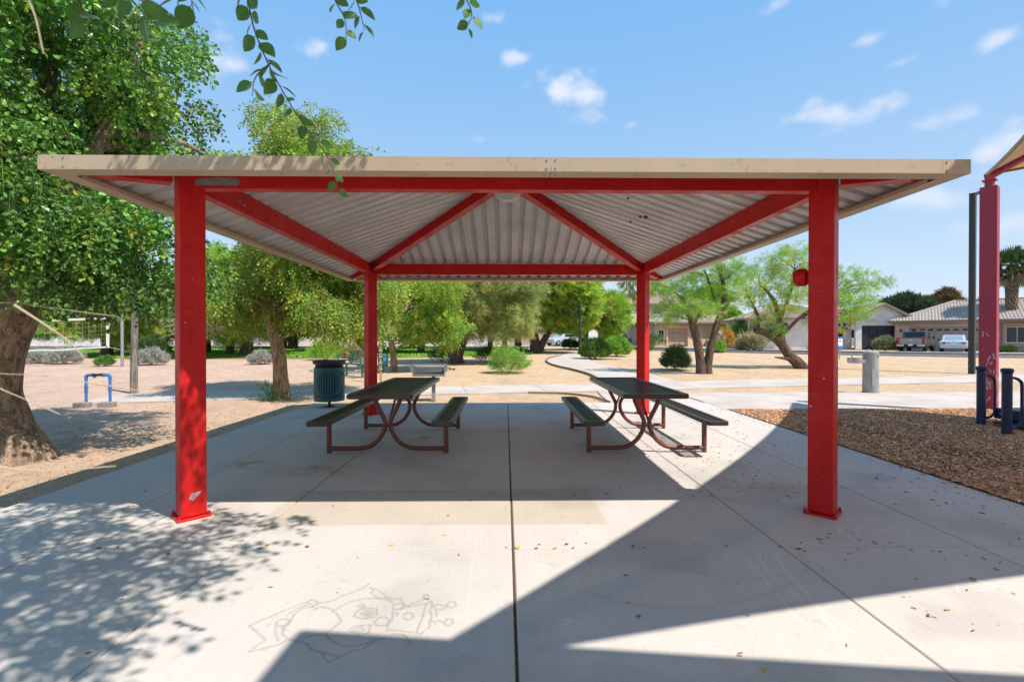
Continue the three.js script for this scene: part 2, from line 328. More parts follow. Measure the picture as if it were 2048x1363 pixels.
// ---------------------------------------------------------------- the concrete pad
const PX0 = -4.28, PX1 = 4.5, PD0 = 1.2, PD1 = 10.8;
const DRAWN = [[[-1.294,2.416],[-1.238,2.483],[-1.184,2.541],[-1.123,2.609],[-1.088,2.637]],[[-1.294,2.416],[-1.214,2.352],[-1.155,2.302],[-1.178,2.254],[-1.186,2.214],[-1.126,2.244],[-1.076,2.265],[-1.053,2.302]],[[-1.167,2.428],[-1.137,2.358],[-1.086,2.286]],[[-1.088,2.637],[-1.08,2.654],[-1.042,2.637],[-1.027,2.609],[-1.048,2.595],[-1.076,2.616],[-1.088,2.637]],[[-1.171,2.428],[-1.17,2.464],[-1.14,2.477],[-1.106,2.458],[-1.1,2.422],[-1.13,2.41],[-1.165,2.422]],[[-1.108,2.464],[-1.111,2.528],[-1.086,2.574],[-1.03,2.588]],[[-1.151,2.502],[-1.121,2.568],[-1.077,2.609]],[[-1.026,2.616],[-0.964,2.637],[-0.921,2.695],[-0.869,2.732],[-0.832,2.771],[-0.807,2.827]],[[-1.032,2.554],[-0.997,2.581],[-0.946,2.568],[-0.889,2.515],[-0.84,2.446],[-0.87,2.38],[-0.881,2.335],[-0.837,2.291],[-0.771,2.254],[-0.716,2.249],[-0.667,2.265],[-0.622,2.297]],[[-1.108,2.464],[-1.113,2.404],[-1.097,2.346],[-1.058,2.313],[-0.991,2.286],[-0.944,2.27],[-0.907,2.229],[-0.83,2.199],[-0.756,2.174],[-0.729,2.209],[-0.669,2.229],[-0.631,2.281],[-0.585,2.313]],[[-0.853,2.209],[-0.797,2.137],[-0.756,2.174]],[[-0.989,2.313],[-0.936,2.335],[-0.887,2.352]],[[-0.911,2.554],[-0.865,2.623],[-0.798,2.658],[-0.722,2.665],[-0.655,2.651],[-0.615,2.616]],[[-0.766,2.71],[-0.762,2.755],[-0.794,2.779],[-0.748,2.763],[-0.694,2.71],[-0.666,2.665],[-0.696,2.658],[-0.756,2.702]],[[-0.668,2.673],[-0.608,2.651],[-0.588,2.665],[-0.57,2.623],[-0.538,2.581],[-0.493,2.623],[-0.451,2.651],[-0.464,2.68],[-0.444,2.702],[-0.43,2.665]],[[-0.792,2.489],[-0.793,2.541],[-0.769,2.561],[-0.693,2.561],[-0.674,2.502],[-0.693,2.477],[-0.749,2.47],[-0.792,2.489]],[[-0.77,2.515],[-0.748,2.541],[-0.701,2.534],[-0.698,2.496],[-0.733,2.489],[-0.77,2.515]],[[-0.747,2.512],[-0.729,2.525],[-0.703,2.515],[-0.722,2.502],[-0.747,2.512]],[[-0.745,2.519],[-0.706,2.511]],[[-0.802,2.595],[-0.76,2.554]],[[-0.793,2.616],[-0.746,2.561]],[[-0.782,2.369],[-0.765,2.404],[-0.683,2.416],[-0.677,2.346],[-0.731,2.341],[-0.774,2.358]],[[-0.761,2.369],[-0.733,2.392],[-0.699,2.375],[-0.722,2.358],[-0.761,2.369]],[[-0.675,2.44],[-0.658,2.483],[-0.621,2.483],[-0.597,2.446],[-0.61,2.41],[-0.644,2.406],[-0.673,2.434]],[[-0.614,2.609],[-0.602,2.541],[-0.587,2.464],[-0.597,2.416],[-0.592,2.369],[-0.543,2.369],[-0.448,2.346]],[[-0.584,2.548],[-0.529,2.574],[-0.436,2.609],[-0.434,2.464],[-0.441,2.346],[-0.418,2.335],[-0.403,2.369]],[[-0.541,2.489],[-0.526,2.521],[-0.495,2.515],[-0.48,2.477],[-0.504,2.452],[-0.535,2.477]],[[-0.428,2.609],[-0.414,2.637],[-0.397,2.581],[-0.406,2.541],[-0.387,2.489],[-0.393,2.44],[-0.381,2.404],[-0.396,2.369]],[[-0.387,2.588],[-0.366,2.602],[-0.34,2.581],[-0.325,2.588]],[[-0.384,2.568],[-0.365,2.515],[-0.363,2.477]],[[-0.367,2.554],[-0.335,2.548],[-0.324,2.574]],[[-0.322,2.595],[-0.307,2.63],[-0.279,2.623],[-0.271,2.581],[-0.292,2.561],[-0.316,2.574],[-0.322,2.595]],[[-0.365,2.44],[-0.345,2.452],[-0.32,2.428]],[[-0.39,2.464],[-0.354,2.416]],[[-0.316,2.428],[-0.303,2.464],[-0.273,2.458],[-0.272,2.416],[-0.295,2.401],[-0.315,2.422]],[[-0.61,2.595],[-0.583,2.609],[-0.549,2.595],[-0.563,2.554],[-0.597,2.554]],[[-0.587,2.528],[-0.566,2.515],[-0.577,2.483]],[[-0.572,2.313],[-0.551,2.341],[-0.501,2.335],[-0.472,2.297],[-0.458,2.26]]];
const CHALK = [[[1.585,3.277],[1.573,3.053],[1.566,2.894],[1.534,2.729]],[[1.707,3.231],[1.631,2.955],[1.635,2.792]],[[1.82,3.194],[1.746,2.955],[1.721,2.778],[1.688,2.572],[1.628,2.315]],[[1.645,2.723],[1.635,2.584]],[[1.544,2.697],[1.511,2.502],[1.526,2.354]],[[1.704,2.596],[1.688,2.437],[1.718,2.315]],[[1.649,2.502],[1.635,2.405]],[[2.536,3.632],[2.59,3.656],[2.467,3.495],[2.602,3.632],[2.565,3.517],[2.493,3.43]],[[2.66,3.609],[2.743,3.656],[2.595,3.495],[2.624,3.473]],[[2.886,3.807],[2.934,3.817],[2.943,3.766],[2.888,3.745],[2.87,3.786]],[[2.719,3.755],[2.836,3.807]],[[2.728,3.586],[2.786,3.517],[3.0,3.632]],[[3.066,3.609],[2.959,3.452]],[[2.622,2.924],[2.731,2.894],[2.809,2.82],[2.883,2.75],[2.714,2.697],[2.621,2.778],[2.543,2.82],[2.622,2.924]],[[2.596,2.879],[2.75,2.806],[2.84,2.737]],[[2.599,2.849],[2.709,2.764],[2.784,2.71]],[[2.684,2.909],[2.677,2.806],[2.576,2.671]],[[0.275,2.437],[0.329,2.458],[0.386,2.415],[0.443,2.384]],[[0.283,2.394],[0.339,2.437]],[[1.165,3.157],[1.278,3.194]]];
const SCUFF = [[[0.464,2.723],[0.608,2.608],[0.835,2.553],[1.105,2.56],[1.35,2.621],[1.574,2.723],[1.733,2.82],[1.913,2.987],[1.983,3.122],[1.929,3.194]],[[0.935,3.053],[1.121,2.955],[1.311,2.864],[1.527,2.849],[1.702,2.894],[1.893,2.955]],[[0.742,2.806],[0.561,2.646]],[[1.474,3.887],[1.578,3.656],[1.581,3.495]],[[1.515,3.887],[1.585,3.86]],[[2.84,5.197],[2.948,5.101]]];
const padTex = (() => {
  const W = 2048, H = 2048, L = new Float32Array(W * H), T = new Float32Array(W * H);   // lightness factor, tan share
  for (let j = 0; j < H; j++) for (let i = 0; i < W; i++) {
    const X = PX0 + (i + 0.5) / W * (PX1 - PX0), D = PD0 + (j + 0.5) / H * (PD1 - PD0), o = j * W + i;
    const big = fbm(X * 0.7 + 9, D * 0.7, 1, 3) - 0.5, mid = fbm(X * 3.1, D * 3.1 + 20, 5, 3) - 0.5, broom = noise3(X * 210, D * 1.7, 9) - 0.5;
    let k = 1 + 0.15 * big + 0.13 * mid + 0.07 * broom + 0.06 * (hash3(i, j, 3) - 0.5);
    const pit = noise3(X * 26, D * 26, 31); if (pit > 0.86) k -= 0.10 * smooth(0.86, 0.97, pit);
    const st = fbm(X * 1.6 + 40, D * 1.6 + 11, 15, 4); k -= 0.13 * smooth(0.58, 0.75, st);
    T[o] = 0.5 * Math.max(0, big);
    // sealed tan patch in front of the tables
    const tx = smooth(-1.95, -1.93, X) * (1 - smooth(0.785, 0.805, X)) * smooth(3.70, 3.715, D) * (1 - smooth(4.57, 4.58, D));
    if (tx > 0) { T[o] += tx * (0.75 + 0.3 * mid); k *= 1 - 0.10 * tx; }
    // brown dirt trodden in near the post
    const dirt = Math.max(smooth(0.8, 0, Math.hypot((X + 2.05) / 1.0, (D - 5.3) / 0.42)), smooth(0.8, 0, Math.hypot((X + 2.95) / 0.6, (D - 5.5) / 0.36)), smooth(0.8, 0, Math.hypot((X + 1.3) / 0.5, (D - 6.95) / 0.3))) * smooth(0.35, 0.62, fbm(X * 6, D * 6, 44, 4));
    if (dirt > 0) { T[o] += dirt * 1.9; k *= 1 - 0.32 * dirt; }
    L[o] = k;
  }
  const stroke = (pl, w, f, seed) => {
    const r = rngOf(seed);
    for (let s = 0; s + 1 < pl.length; s++) {
      const [x0, d0] = pl[s], [x1, d1] = pl[s + 1], n = Math.ceil(Math.hypot(x1 - x0, d1 - d0) / 0.0025);
      for (let q = 0; q < n; q++) {
        const t = q / n, X = lerp(x0, x1, t) + (r() - 0.5) * 0.002, D = lerp(d0, d1, t) + (r() - 0.5) * 0.002;
        const ci = (X - PX0) / (PX1 - PX0) * W, cj = (D - PD0) / (PD1 - PD0) * H, R = w / 0.0042, str = f * (0.35 + 0.65 * r());
        for (let j = Math.floor(cj - R); j <= cj + R; j++) for (let i = Math.floor(ci - R); i <= ci + R; i++) {
          if (i < 0 || j < 0 || i >= W || j >= H) continue;
          const a = Math.max(0, 1 - Math.hypot(i - ci, j - cj) / R) * (hash3(i, j, 71) > 0.3 ? 1 : 0.3); L[j * W + i] += str * a * 0.5;
        }
      }
    }
  };
  DRAWN.forEach((p, i) => stroke(p, 0.011, -0.21, 100 + i));
  CHALK.forEach((p, i) => stroke(p, 0.010, 0.14, 200 + i));
  SCUFF.forEach((p, i) => stroke(p, 0.024, -0.03, 300 + i));
  for (let i = 0; i < W * H; i++) L[i] = clamp(L[i], 0.62, 1.34);
  const r = rngOf(5); // gum spots, scuffs and hair-thin marks
  for (let n = 0; n < 150; n++) { const X = PX0 + r() * 8.4, D = PD0 + r() * 8.8, s = 0.004 + r() * 0.012; stroke([[X, D], [X + s * (r() - 0.5), D + s * 0.5]], 0.006 + r() * 0.008, -0.3, 900 + n); }
  for (const [X, D, a, L0] of [[-3.6, 2.6, 0.4, 1.1], [1.2, 2.9, -0.5, 0.9], [3.7, 5.2, 1.2, 1.2], [-0.8, 7.2, 0.3, 0.8], [2.6, 4.0, 2.0, 0.7]]) { const pl = []; let x = X, d = D, an = a; for (let k = 0; k < 14; k++) { pl.push([x, d]); an += (r() - 0.5) * 0.9; x += Math.cos(an) * L0 / 14; d += Math.sin(an) * L0 / 14; } stroke(pl, 0.005, -0.16, 2000 + X * 10); }
  for (let n = 0; n < 120; n++) { const X = PX0 + r() * 8.4, D = PD0 + r() * 8.8, a = r() * 6.3, s = 0.05 + r() * 0.3; stroke([[X, D], [X + Math.cos(a) * s, D + Math.sin(a) * s], [X + Math.cos(a + 0.3) * s * 1.6, D + Math.sin(a + 0.3) * s * 1.6]], 0.007, r() < 0.5 ? -0.025 : 0.02, 1200 + n); }
  return tex(W, (u, v, i, j) => { const o = j * W + i, k = clamp(L[o], 0.4, 1.36), t = T[o]; return [0.74 * k * (1 + 0.01 * t), 0.74 * k * (1 - 0.065 * t), 0.74 * k * (1 - 0.19 * t)]; }, { h: H });
})();
const padMat = new THREE.MeshStandardMaterial({ color: rgb([0.80, 0.71, 0.62]), roughness: 0.82, map: padTex, bumpMap: every(grain, 0.3), bumpScale: 0.0012, side: THREE.DoubleSide });
padMat.bumpMap.repeat.set(8.78 / 0.3, 9.6 / 0.3);
{
  const pad = new THREE.Group(); pad.name = 'concrete_pad'; pad.userData = { kind: 'structure', label: 'grey concrete pad under the picnic shelter', category: 'pavement' }; scene.add(pad);
  const xs = [-4.28, -3.15, -1.85, 0.05, 1.92, 3.285, 4.5], ds = [-4.4, 3.284, 4.587, 6.59, 8.36, 9.88, 10.7], r = rngOf(4);
  for (let i = 0; i + 1 < xs.length; i++) for (let j = 0; j + 1 < ds.length; j++) {
    const gl = i === 3 ? 0.008 : 0.004, gr = i === 2 ? 0.008 : 0.004, x0 = xs[i] + (i ? gl : 0), x1 = xs[i + 1] - (i < 5 ? gr : 0);
    const d0 = ds[j] + (j ? 0.005 : 0), d1 = ds[j + 1] - (j < 5 ? 0.005 : 0), y = (r() - 0.5) * 0.003, b = 0.007;
    const ring = (e, yy) => [V(x0 + e, yy, d0 + e), V(x1 - e, yy, d0 + e), V(x1 - e, yy, d1 - e), V(x0 + e, yy, d1 - e)];
    const A = ring(0, -0.12), B = ring(0, y - b), C = ring(b, y), a = [];
    const quad = (p, q, s, t) => { for (const w of [p, q, s, p, s, t]) a.push(w.x, w.y, w.z); };
    for (let k = 0; k < 4; k++) { const n = (k + 1) % 4; quad(A[k], A[n], B[n], B[k]); quad(B[k], B[n], C[n], C[k]); }
    quad(...C);
    const g = tris(a), p = g.attributes.position, uv = new Float32Array(p.count * 2);
    for (let k = 0; k < p.count; k++) { uv[k * 2] = (p.getX(k) - PX0) / (PX1 - PX0); uv[k * 2 + 1] = (-p.getZ(k) - PD0) / (PD1 - PD0); }
    g.setAttribute('uv', new THREE.BufferAttribute(uv, 2));
    part('concrete_panel', g, padMat, pad, true);
  }
  // soil and grit that has filled the wide middle joint
  part('joint_filler', [box(0.03, 0.02, 15, 0.05, -0.018, -3.15), box(8.7, 0.02, 0.012, 0.1, -0.026, -3.284)], M.mulchBase, pad);
}

// ---------------------------------------------------------------- paths of pinkish concrete, cast in panels
function ribbonPts(pts, n) { const c = new THREE.CatmullRomCurve3(pts.map(([X, D]) => V(X, 0, D))); return c.getSpacedPoints(n); }
function path(name, label, pts, width, y, seg, m = M.pinkConc, pieceName = 'path_panel', gap = 0.006) {
  const root = new THREE.Group(); root.name = numbered(name); root.userData = { kind: 'structure', label, category: 'path' }; scene.add(root);
  const c = new THREE.CatmullRomCurve3(pts.map(([X, D]) => V(X, 0, D))), n = Math.max(1, Math.round(c.getLength() / seg)), sub = seg > 50 ? 40 : 4;
  const at = (t, s) => { const p = c.getPointAt(clamp(t)), q = c.getTangentAt(clamp(t)); return new THREE.Vector3(p.x - q.z * s, 0, p.z + q.x * s); };
  for (let k = 0; k < n; k++) {
    const a = [], g0 = gap / c.getLength();
    for (let s = 0; s < sub; s++) {
      const t0 = (k + s / sub) / n + (s === 0 ? g0 : 0), t1 = (k + (s + 1) / sub) / n - (s === sub - 1 ? g0 : 0), w = width / 2;
      const L0 = at(t0, -w), R0 = at(t0, w), L1 = at(t1, -w), R1 = at(t1, w), low = (v) => v.clone().setY(T(-v.z) - 0.12), up = (v) => v.clone().setY(T(-v.z) + y);
      const quad = (p, q, u, v) => { for (const z of [p, q, u, p, u, v]) a.push(z.x, z.y, z.z); };
      quad(up(L0), up(R0), up(R1), up(L1)); quad(low(L0), up(L0), up(L1), low(L1)); quad(up(R0), low(R0), low(R1), up(R1));
      if (s === 0) quad(low(L0), low(R0), up(R0), up(L0));
      if (s === sub - 1) quad(up(L1), up(R1), low(R1), low(L1));
    }
    part(pieceName, tris(a), m, root);
  }
  return { root, curve: c };
}
path('path', 'wide concrete path along the mulch playground edge', [[4.512, 11.15], [12, 11.15], [22, 11.3], [34, 12]], 3.0, -0.004, 2.6);
path('path', 'concrete path crossing behind the shelter past the drinking fountain', [[-9.8, 11.7], [-6, 12.5], [-3, 13.1], [0, 13.6], [4, 14.2], [8, 15.0], [14, 15.9], [26, 17.2], [36, 18]], 1.8, -0.008, 2.2);
path('path', 'narrow concrete path winding away between tree and round bushes', [[4.4, 15.1], [4.3, 18], [3.45, 22.5], [3.6, 27], [5.0, 32.3], [6.3, 37]], 2.35, -0.013, 2.4);
path('path', 'short concrete link joining pad to the rear path', [[3.45, 10.72], [3.47, 12], [3.6, 13.4]], 2.07, -0.016, 2.5);
{ // dark steel edging beside the winding path
  const c = ribbonPts([[3.15, 15.15], [3.08, 18], [2.2, 22.4], [2.35, 27.2], [3.9, 32.8]], 30), a = c.map((p) => p.setY(T(-p.z)));
  const t = thing('path_edging', 'thin dark edging strip beside the winding path', 'edging', [0, 0, 0]);
  const gs = []; for (let i = 0; i + 1 < a.length; i++) gs.push(bar(a[i], a[i + 1], 0.035, 0.09)); part('strip', gs, M.trim, t);
  const b = ribbonPts([[0.6, 12.7], [1.5, 12.5], [2.1, 11.9], [2.37, 10.8]], 12), g2 = []; for (let i = 0; i + 1 < b.length; i++) g2.push(bar(b[i], b[i + 1], 0.03, 0.05));
  const t2 = thing('path_edging', 'curved dark edging around the dirt pocket behind the shelter', 'edging'); part('strip', g2, M.trim, t2);
}

// ---------------------------------------------------------------- playground mulch
const mulchY = (X, D) => 0.005 + 0.075 * smooth(4.55, 5.7, X) * smooth(9.65, 8.9, D) + 0.03 * (fbm(X * 1.3, D * 1.3, 8, 3) - 0.5) * smooth(4.55, 5.3, X);
{
  const nx = 70, nd = 70, a = [], P = (i, j) => { const D = lerp(-3, 9.63, j / nd), X = lerp(4.508, 15, Math.pow(i / nx, 1.4)); return V(X, mulchY(X, D), D); };
  for (let i = 0; i < nx; i++) for (let j = 0; j < nd; j++) { const p = [P(i, j), P(i + 1, j), P(i + 1, j + 1), P(i, j + 1)]; for (const k of [0, 1, 2, 0, 2, 3]) a.push(p[k].x, p[k].y, p[k].z); }
  setting('mulch_bed', tris(a), M.mulchBase, 'brown bark mulch bed of the playground');
  const r = rngOf(21), items = [], spill = [];
  const geo = new THREE.BoxGeometry(1, 0.16, 0.24);
  const tone = () => { const k = 0.45 + r() * 0.95, y = r(); return y < 0.15 ? rgb([1.7 * k, 1.75 * k, 1.6 * k]) : rgb([k, k * (0.85 + 0.25 * r()), k * (0.75 + 0.35 * r())]); };
  const add = (list, X, D, y, tilt, s) => list.push({ p: V(X, y, D), q: new THREE.Quaternion().setFromEuler(new THREE.Euler((r() - 0.5) * tilt, r() * 6.3, (r() - 0.5) * tilt)), s: [s, s * (0.5 + 0.6 * r()), s * (0.6 + 0.9 * r())], c: tone() });
  for (let n = 0; n < 90000; n++) {
    const D = 2.2 + 7.4 * Math.pow(r(), 0.8), X = 4.52 + Math.max(0.6, D * 0.75) * Math.pow(r(), 0.9) + (D > 5 ? r() * 1.2 : 0);
    add(items, X, D, mulchY(X, D) + 0.006 + r() * 0.012, 0.8, 0.014 + r() * r() * 0.05);
  }
  for (let n = 0; n < 16000; n++) { const D = 2.2 + 7.4 * r(), X = 4.50 + 0.75 * r(); add(items, X, D, mulchY(X, D) + 0.006 + r() * 0.012, 0.7, 0.014 + r() * r() * 0.05); }
  copies('bark_mulch', geo, M.chip, items).userData = { kind: 'stuff', label: 'loose brown bark chips covering the playground bed', category: 'mulch' };
  for (let n = 0; n < 1150; n++) { const X = 4.49 - 2.6 * Math.pow(r(), 2.6), D = 2.2 + r() * 7.6; if (noise3(X * 1.5, D * 1.1, 4) < 0.42) continue; add(spill, X, D, 0.005, 0.1, 0.009 + r() * r() * 0.036); }
  for (let n = 0; n < 260; n++) add(spill, 0.6 + r() * 3, 4.2 + r() * 5.2, 0.005, 0.1, 0.012 + r() * 0.018);
  for (let n = 0; n < 120; n++) add(spill, -4 + r() * 8, 1.7 + r() * 8, 0.005, 0.1, 0.01 + r() * 0.016);
  copies('spilled_chips', geo, M.spill, spill).userData = { kind: 'stuff', label: 'bark chips spilled over the concrete pad', category: 'litter' };
}

// ---------------------------------------------------------------- lawn, street, kerbs
function area(name, label, pts, y, m) { const s = new THREE.Shape(pts.map(([X, D]) => new THREE.Vector2(X, D))); const g = new THREE.ShapeGeometry(s, 6); g.rotateX(-Math.PI / 2); g.translate(0, y, 0); const p = g.attributes.position; for (let i = 0; i < p.count; i++) p.setY(i, T(-p.getZ(i)) + y); return setting(name, g, m, label); }
{
  const edge = [[-60, 29], [-40, 31], [-26, 29.5], [-17, 28.6], [-9, 28.8], [-4, 30.5], [0, 32.5], [2.6, 37], [3.2, 44], [0, 47], [-12, 47.5], [-30, 48], [-60, 47]];
  const sh = new THREE.CatmullRomCurve3(edge.map(([X, D]) => new THREE.Vector3(X, D, 0)), true).getPoints(90).map((p) => [p.x, p.y]);
  area('lawn', 'mown green lawn beyond the dirt', sh, -0.015, M.lawn);
  const blade = merge([0, 1, 2, 3, 4].map((i) => tris([-0.012 + i * 0.02, 0, 0.01 * i, 0.012 + i * 0.02, 0, -0.01 * i, (i - 2) * 0.03 + 0.02 * i, 0.055 + 0.012 * (i % 3), 0.02 * (i - 2)])));
  const r = rngOf(31), items = [];
  for (let n = 0; n < 22000; n++) { const X = -34 + r() * 36, D = 29 + r() * 17; if (D < 29.6 + Math.max(0, (X + 9) * 0.42) + Math.max(0, -(X + 22) * 0.15)) continue; items.push({ p: V(X, T(D) - 0.015, D), q: new THREE.Quaternion().setFromAxisAngle(UPV, r() * 6), s: 1 + r() * 1.2, c: rgb([0.7 + r() * 0.7, 0.75 + r() * 0.5, 0.6 + r() * 0.5]) }); }
  copies('grass', blade, M.grass, items).userData = { kind: 'stuff', label: 'short grass blades growing on the lawn', category: 'grass' };
}
const roadPts = [[75, 21], [60, 24], [45, 27.3], [35, 30.4], [25, 35.4], [17, 42], [11, 51], [8.5, 62], [8, 78], [8, 110]];
path('road', 'grey asphalt street in front of the houses', roadPts, 5.0, -0.012, 200, M.asphalt, 'asphalt_lane');
function offset(pts, s) { const c = new THREE.CatmullRomCurve3(pts.map(([X, D]) => V(X, 0, D))); const o = []; for (let i = 0; i <= 40; i++) { const p = c.getPointAt(i / 40), q = c.getTangentAt(i / 40); o.push([p.x - q.z * s, -(p.z + q.x * s)]); } return o; }
path('kerb', 'pale concrete kerb between dirt and street', offset(roadPts, -2.7), 0.36, 0.085, 3, M.kerb, 'kerb_stone');
path('kerb', 'pale concrete kerb along the house side of the street', offset(roadPts, 2.7), 0.36, 0.085, 3, M.kerb, 'kerb_stone');
path('sidewalk', 'pale sidewalk in front of the houses', offset(roadPts, 3.7), 1.5, 0.06, 2.4, M.pinkConc, 'sidewalk_panel');
path('road', 'far street behind the lawn', [[-90, 54], [-50, 53.5], [-20, 53], [3, 52.6]], 6, -0.010, 200, M.asphalt, 'asphalt_lane');
// ---------------------------------------------------------------- the picnic shelter
const SH = { X: 0.034, D: 6.509, a: 2.592, e: 3.212 };
{
  const t = thing('picnic_shelter', 'red steel picnic shelter with tan edged hipped metal roof over the tables', 'shelter', [SH.X, 0, SH.D]);
  const a = SH.a, e = SH.e, deckY = (r) => 3.698 - r / 3, rot = (g, k) => g.applyMatrix4(new THREE.Matrix4().makeRotationY(k * Math.PI / 2));
  // posts stand turned 45 degrees, on plates
  [[-1, 1], [1, 1], [-1, -1], [1, -1]].forEach(([sx, sz], n) => {
    const p = part('post', box(0.182, 2.785, 0.182, sx * a, 1.3945 + 0.02, sz * a, 0, Math.PI / 4, 0, 0.012), M.red, t);
    p.userData.label = ['red front post lit by the sun with a scraped foot', 'red front post in shade with a round box on it', 'red rear post beside the grill', 'red rear post behind the bench end'][n];
    part('base_plate', box(0.235, 0.02, 0.235, sx * a, 0.011, sz * a, 0, Math.PI / 4, 0, 0.004), M.red, p);
    for (const [bx, bz] of [[-1, 0], [1, 0], [0, -1], [0, 1]]) part('anchor_bolt', [cyl(0.009, 0.009, 0.03, sx * a + bx * 0.146, 0.034, sz * a + bz * 0.146, 0, 0, 0, 8), cyl(0.014, 0.014, 0.012, sx * a + bx * 0.146, 0.027, sz * a + bz * 0.146, 0, 0, 0, 6)], M.red, p);
  });
  // eave beams
  for (let k = 0; k < 4; k++) part('eave_beam', rot(box(2 * a - 0.16, 0.196, 0.1, 0, 2.744, a, 0, 0, 0, 0.008), k), M.red, t);
  // hip rafters, each with a tapered tail under the corner
  for (let k = 0; k < 4; k++) {
    const th = Math.PI / 4 + k * Math.PI / 2, dir = new THREE.Vector3(Math.sin(th), 0, Math.cos(th)), side = new THREE.Vector3(dir.z, 0, -dir.x);
    const P = (r, y, s) => dir.clone().multiplyScalar(r * Math.SQRT2).addScaledVector(side, s * 0.062).setY(y);
    const seg = (r0, b0, r1, b1) => hexa([P(r0, b0, -1), P(r0, b0, 1), P(r1, b1, 1), P(r1, b1, -1), P(r0, deckY(r0) - 0.018, -1), P(r0, deckY(r0) - 0.018, 1), P(r1, deckY(r1) - 0.018, 1), P(r1, deckY(r1) - 0.018, -1)]);
    part('hip_rafter', [seg(0.03, 3.53, 2.5, 3.54 - 2.5 / 3)], M.red, t);
    part('rafter_tail', [seg(2.68, 2.668, 2.98, 2.622), seg(2.98, 2.622, 3.075, 2.655)], M.red, t);
  }
  // ribbed roof panels, seven to a side
  const W = 2 * e - 0.05, SL = Math.sqrt(1 + 1 / 9), r = rngOf(8), profile = [[0, 0], [0.012, 0], [0.112, 0], [0.130, 0.05], [0.182, 0.05], [0.2, 0]];
  for (let k = 0; k < 4; k++) for (let n = 0; n < 7; n++) {
    const u0 = W * n / 7, u1 = W * (n + 1) / 7, us = [], hs = [];
    for (let m = Math.floor(u0 / 0.2) - 1; m < u1 / 0.2 + 1; m++) for (const [du, h] of profile.slice(0, 5)) { const u = m * 0.2 + du; if (u > u0 + 1e-4 && u < u1 - 1e-4) { us.push(u); hs.push(h); } }
    const hAt = (u) => { const q = ((u % 0.2) + 0.2) % 0.2; for (let i = 0; i + 1 < profile.length; i++) if (q >= profile[i][0] && q <= profile[i + 1][0]) return lerp(profile[i][1], profile[i + 1][1], (q - profile[i][0]) / (profile[i + 1][0] - profile[i][0])); return 0; };
    us.unshift(u0); hs.unshift(hAt(u0)); us.push(u1); hs.push(hAt(u1));
    if (u0 < W / 2 && u1 > W / 2) { const i = us.findIndex((u) => u > W / 2); us.splice(i, 0, W / 2); hs.splice(i, 0, hAt(W / 2)); }
    const dy = (r() - 0.5) * 0.002;
    const g = sheet({ O: new THREE.Vector3(-W / 2, deckY(W / 2) + dy, W / 2), U: new THREE.Vector3(1, 0, 0), S: new THREE.Vector3(0, 1 / 3, -1).normalize(), N: new THREE.Vector3(0, 1, 1 / 3).normalize(), us, hs, top: (u) => Math.min(u, W - u) * SL });
    part('roof_panel', rot(g, k), M.deck, t);
  }
  // hip flashing on top
  for (let k = 0; k < 4; k++) { const th = Math.PI / 4 + k * Math.PI / 2, d = new THREE.Vector3(Math.sin(th), 0, Math.cos(th)).multiplyScalar(Math.SQRT2); part('hip_flashing', bar(d.clone().multiplyScalar(0.02).setY(3.755), d.clone().multiplyScalar(e - 0.05).setY(deckY(e - 0.05) + 0.043), 0.16, 0.008), M.tan, t); }
  // folded eave trim: face, soffit lip and top return
  const run = (u0, u1) => [box(u1 - u0, 0.098, 0.004, (u0 + u1) / 2, 2.645, e - 0.002), box(u1 - u0, 0.004, 0.12, (u0 + u1) / 2, 2.598, e - 0.064), box(u1 - u0, 0.004, 0.03, (u0 + u1) / 2, 2.692, e - 0.02), box(u1 - u0, 0.03, 0.003, (u0 + u1) / 2, 2.613, e - 0.124)];
  const c = 0.20, gap = 0.0018;
  for (let k = 0; k < 4; k++) {
    part('eave_trim', rot(mergeGeometries(run(-e + c + gap, 0.28 - gap).map((g) => { g.deleteAttribute('uv'); return g; })), k), M.tan, t);
    part('eave_trim', rot(mergeGeometries(run(0.28 + gap, e - c - gap).map((g) => { g.deleteAttribute('uv'); return g; })), k), M.tan, t);
    const corner = [box(c, 0.0985, 0.004, e - c / 2, 2.645, e - 0.002), box(0.004, 0.0985, c - 0.004, e - 0.002, 2.645, e - c / 2 - 0.002), box(c - 0.004, 0.004, 0.12, e - c / 2 - 0.002, 2.5978, e - 0.064), box(0.12, 0.004, c - 0.124, e - 0.064, 2.5978, e - c / 2 - 0.062)];
    part('trim_corner', rot(mergeGeometries(corner.map((g) => { g.deleteAttribute('uv'); return g; })), k), M.tan, t);
    const screws = []; for (const u of [-2.6, -1.6, -0.6, 0.24, 0.32, 0.9, 1.9, 2.75]) screws.push(cyl(0.006, 0.006, 0.004, u, 2.5945, e - 0.07, 0, 0, 0, 8)); for (const u of [-3.04, 0.25, 0.31, 3.04]) for (const y of [2.615, 2.672]) screws.push(cyl(0.006, 0.006, 0.004, u, y, e + 0.002, Math.PI / 2, 0, 0, 8));
    part('trim_screws', rot(mergeGeometries(screws.map((g) => { g.deleteAttribute('uv'); return g; })), k), M.trim, t).userData.kind = 'stuff';
  }
  // bare filler where paint has come off the front corner
  const sh = new THREE.Shape(); [[-0.02, 0], [0.02, -0.008], [0.1, 0.0], [0.40, -0.002], [0.415, 0.02], [0.405, 0.048], [0.36, 0.058], [0.22, 0.062], [0.14, 0.055], [0.07, 0.048], [0.03, 0.066], [-0.02, 0.07]].forEach(([x, y], i) => (i ? sh.lineTo(x, y) : sh.moveTo(x, y)));
  part('bare_patch', place(extr(sh, 0.006), -a + 0.015, 2.672, a + 0.046), M.primer, t).userData.label = 'grey bare metal patch on the front beam';
  part('sticker', box(0.004, 0.03, 0.045, -a + 0.053, 2.735, 6.509 - 4.55), M.blue, t).userData.label = 'small blue sticker';
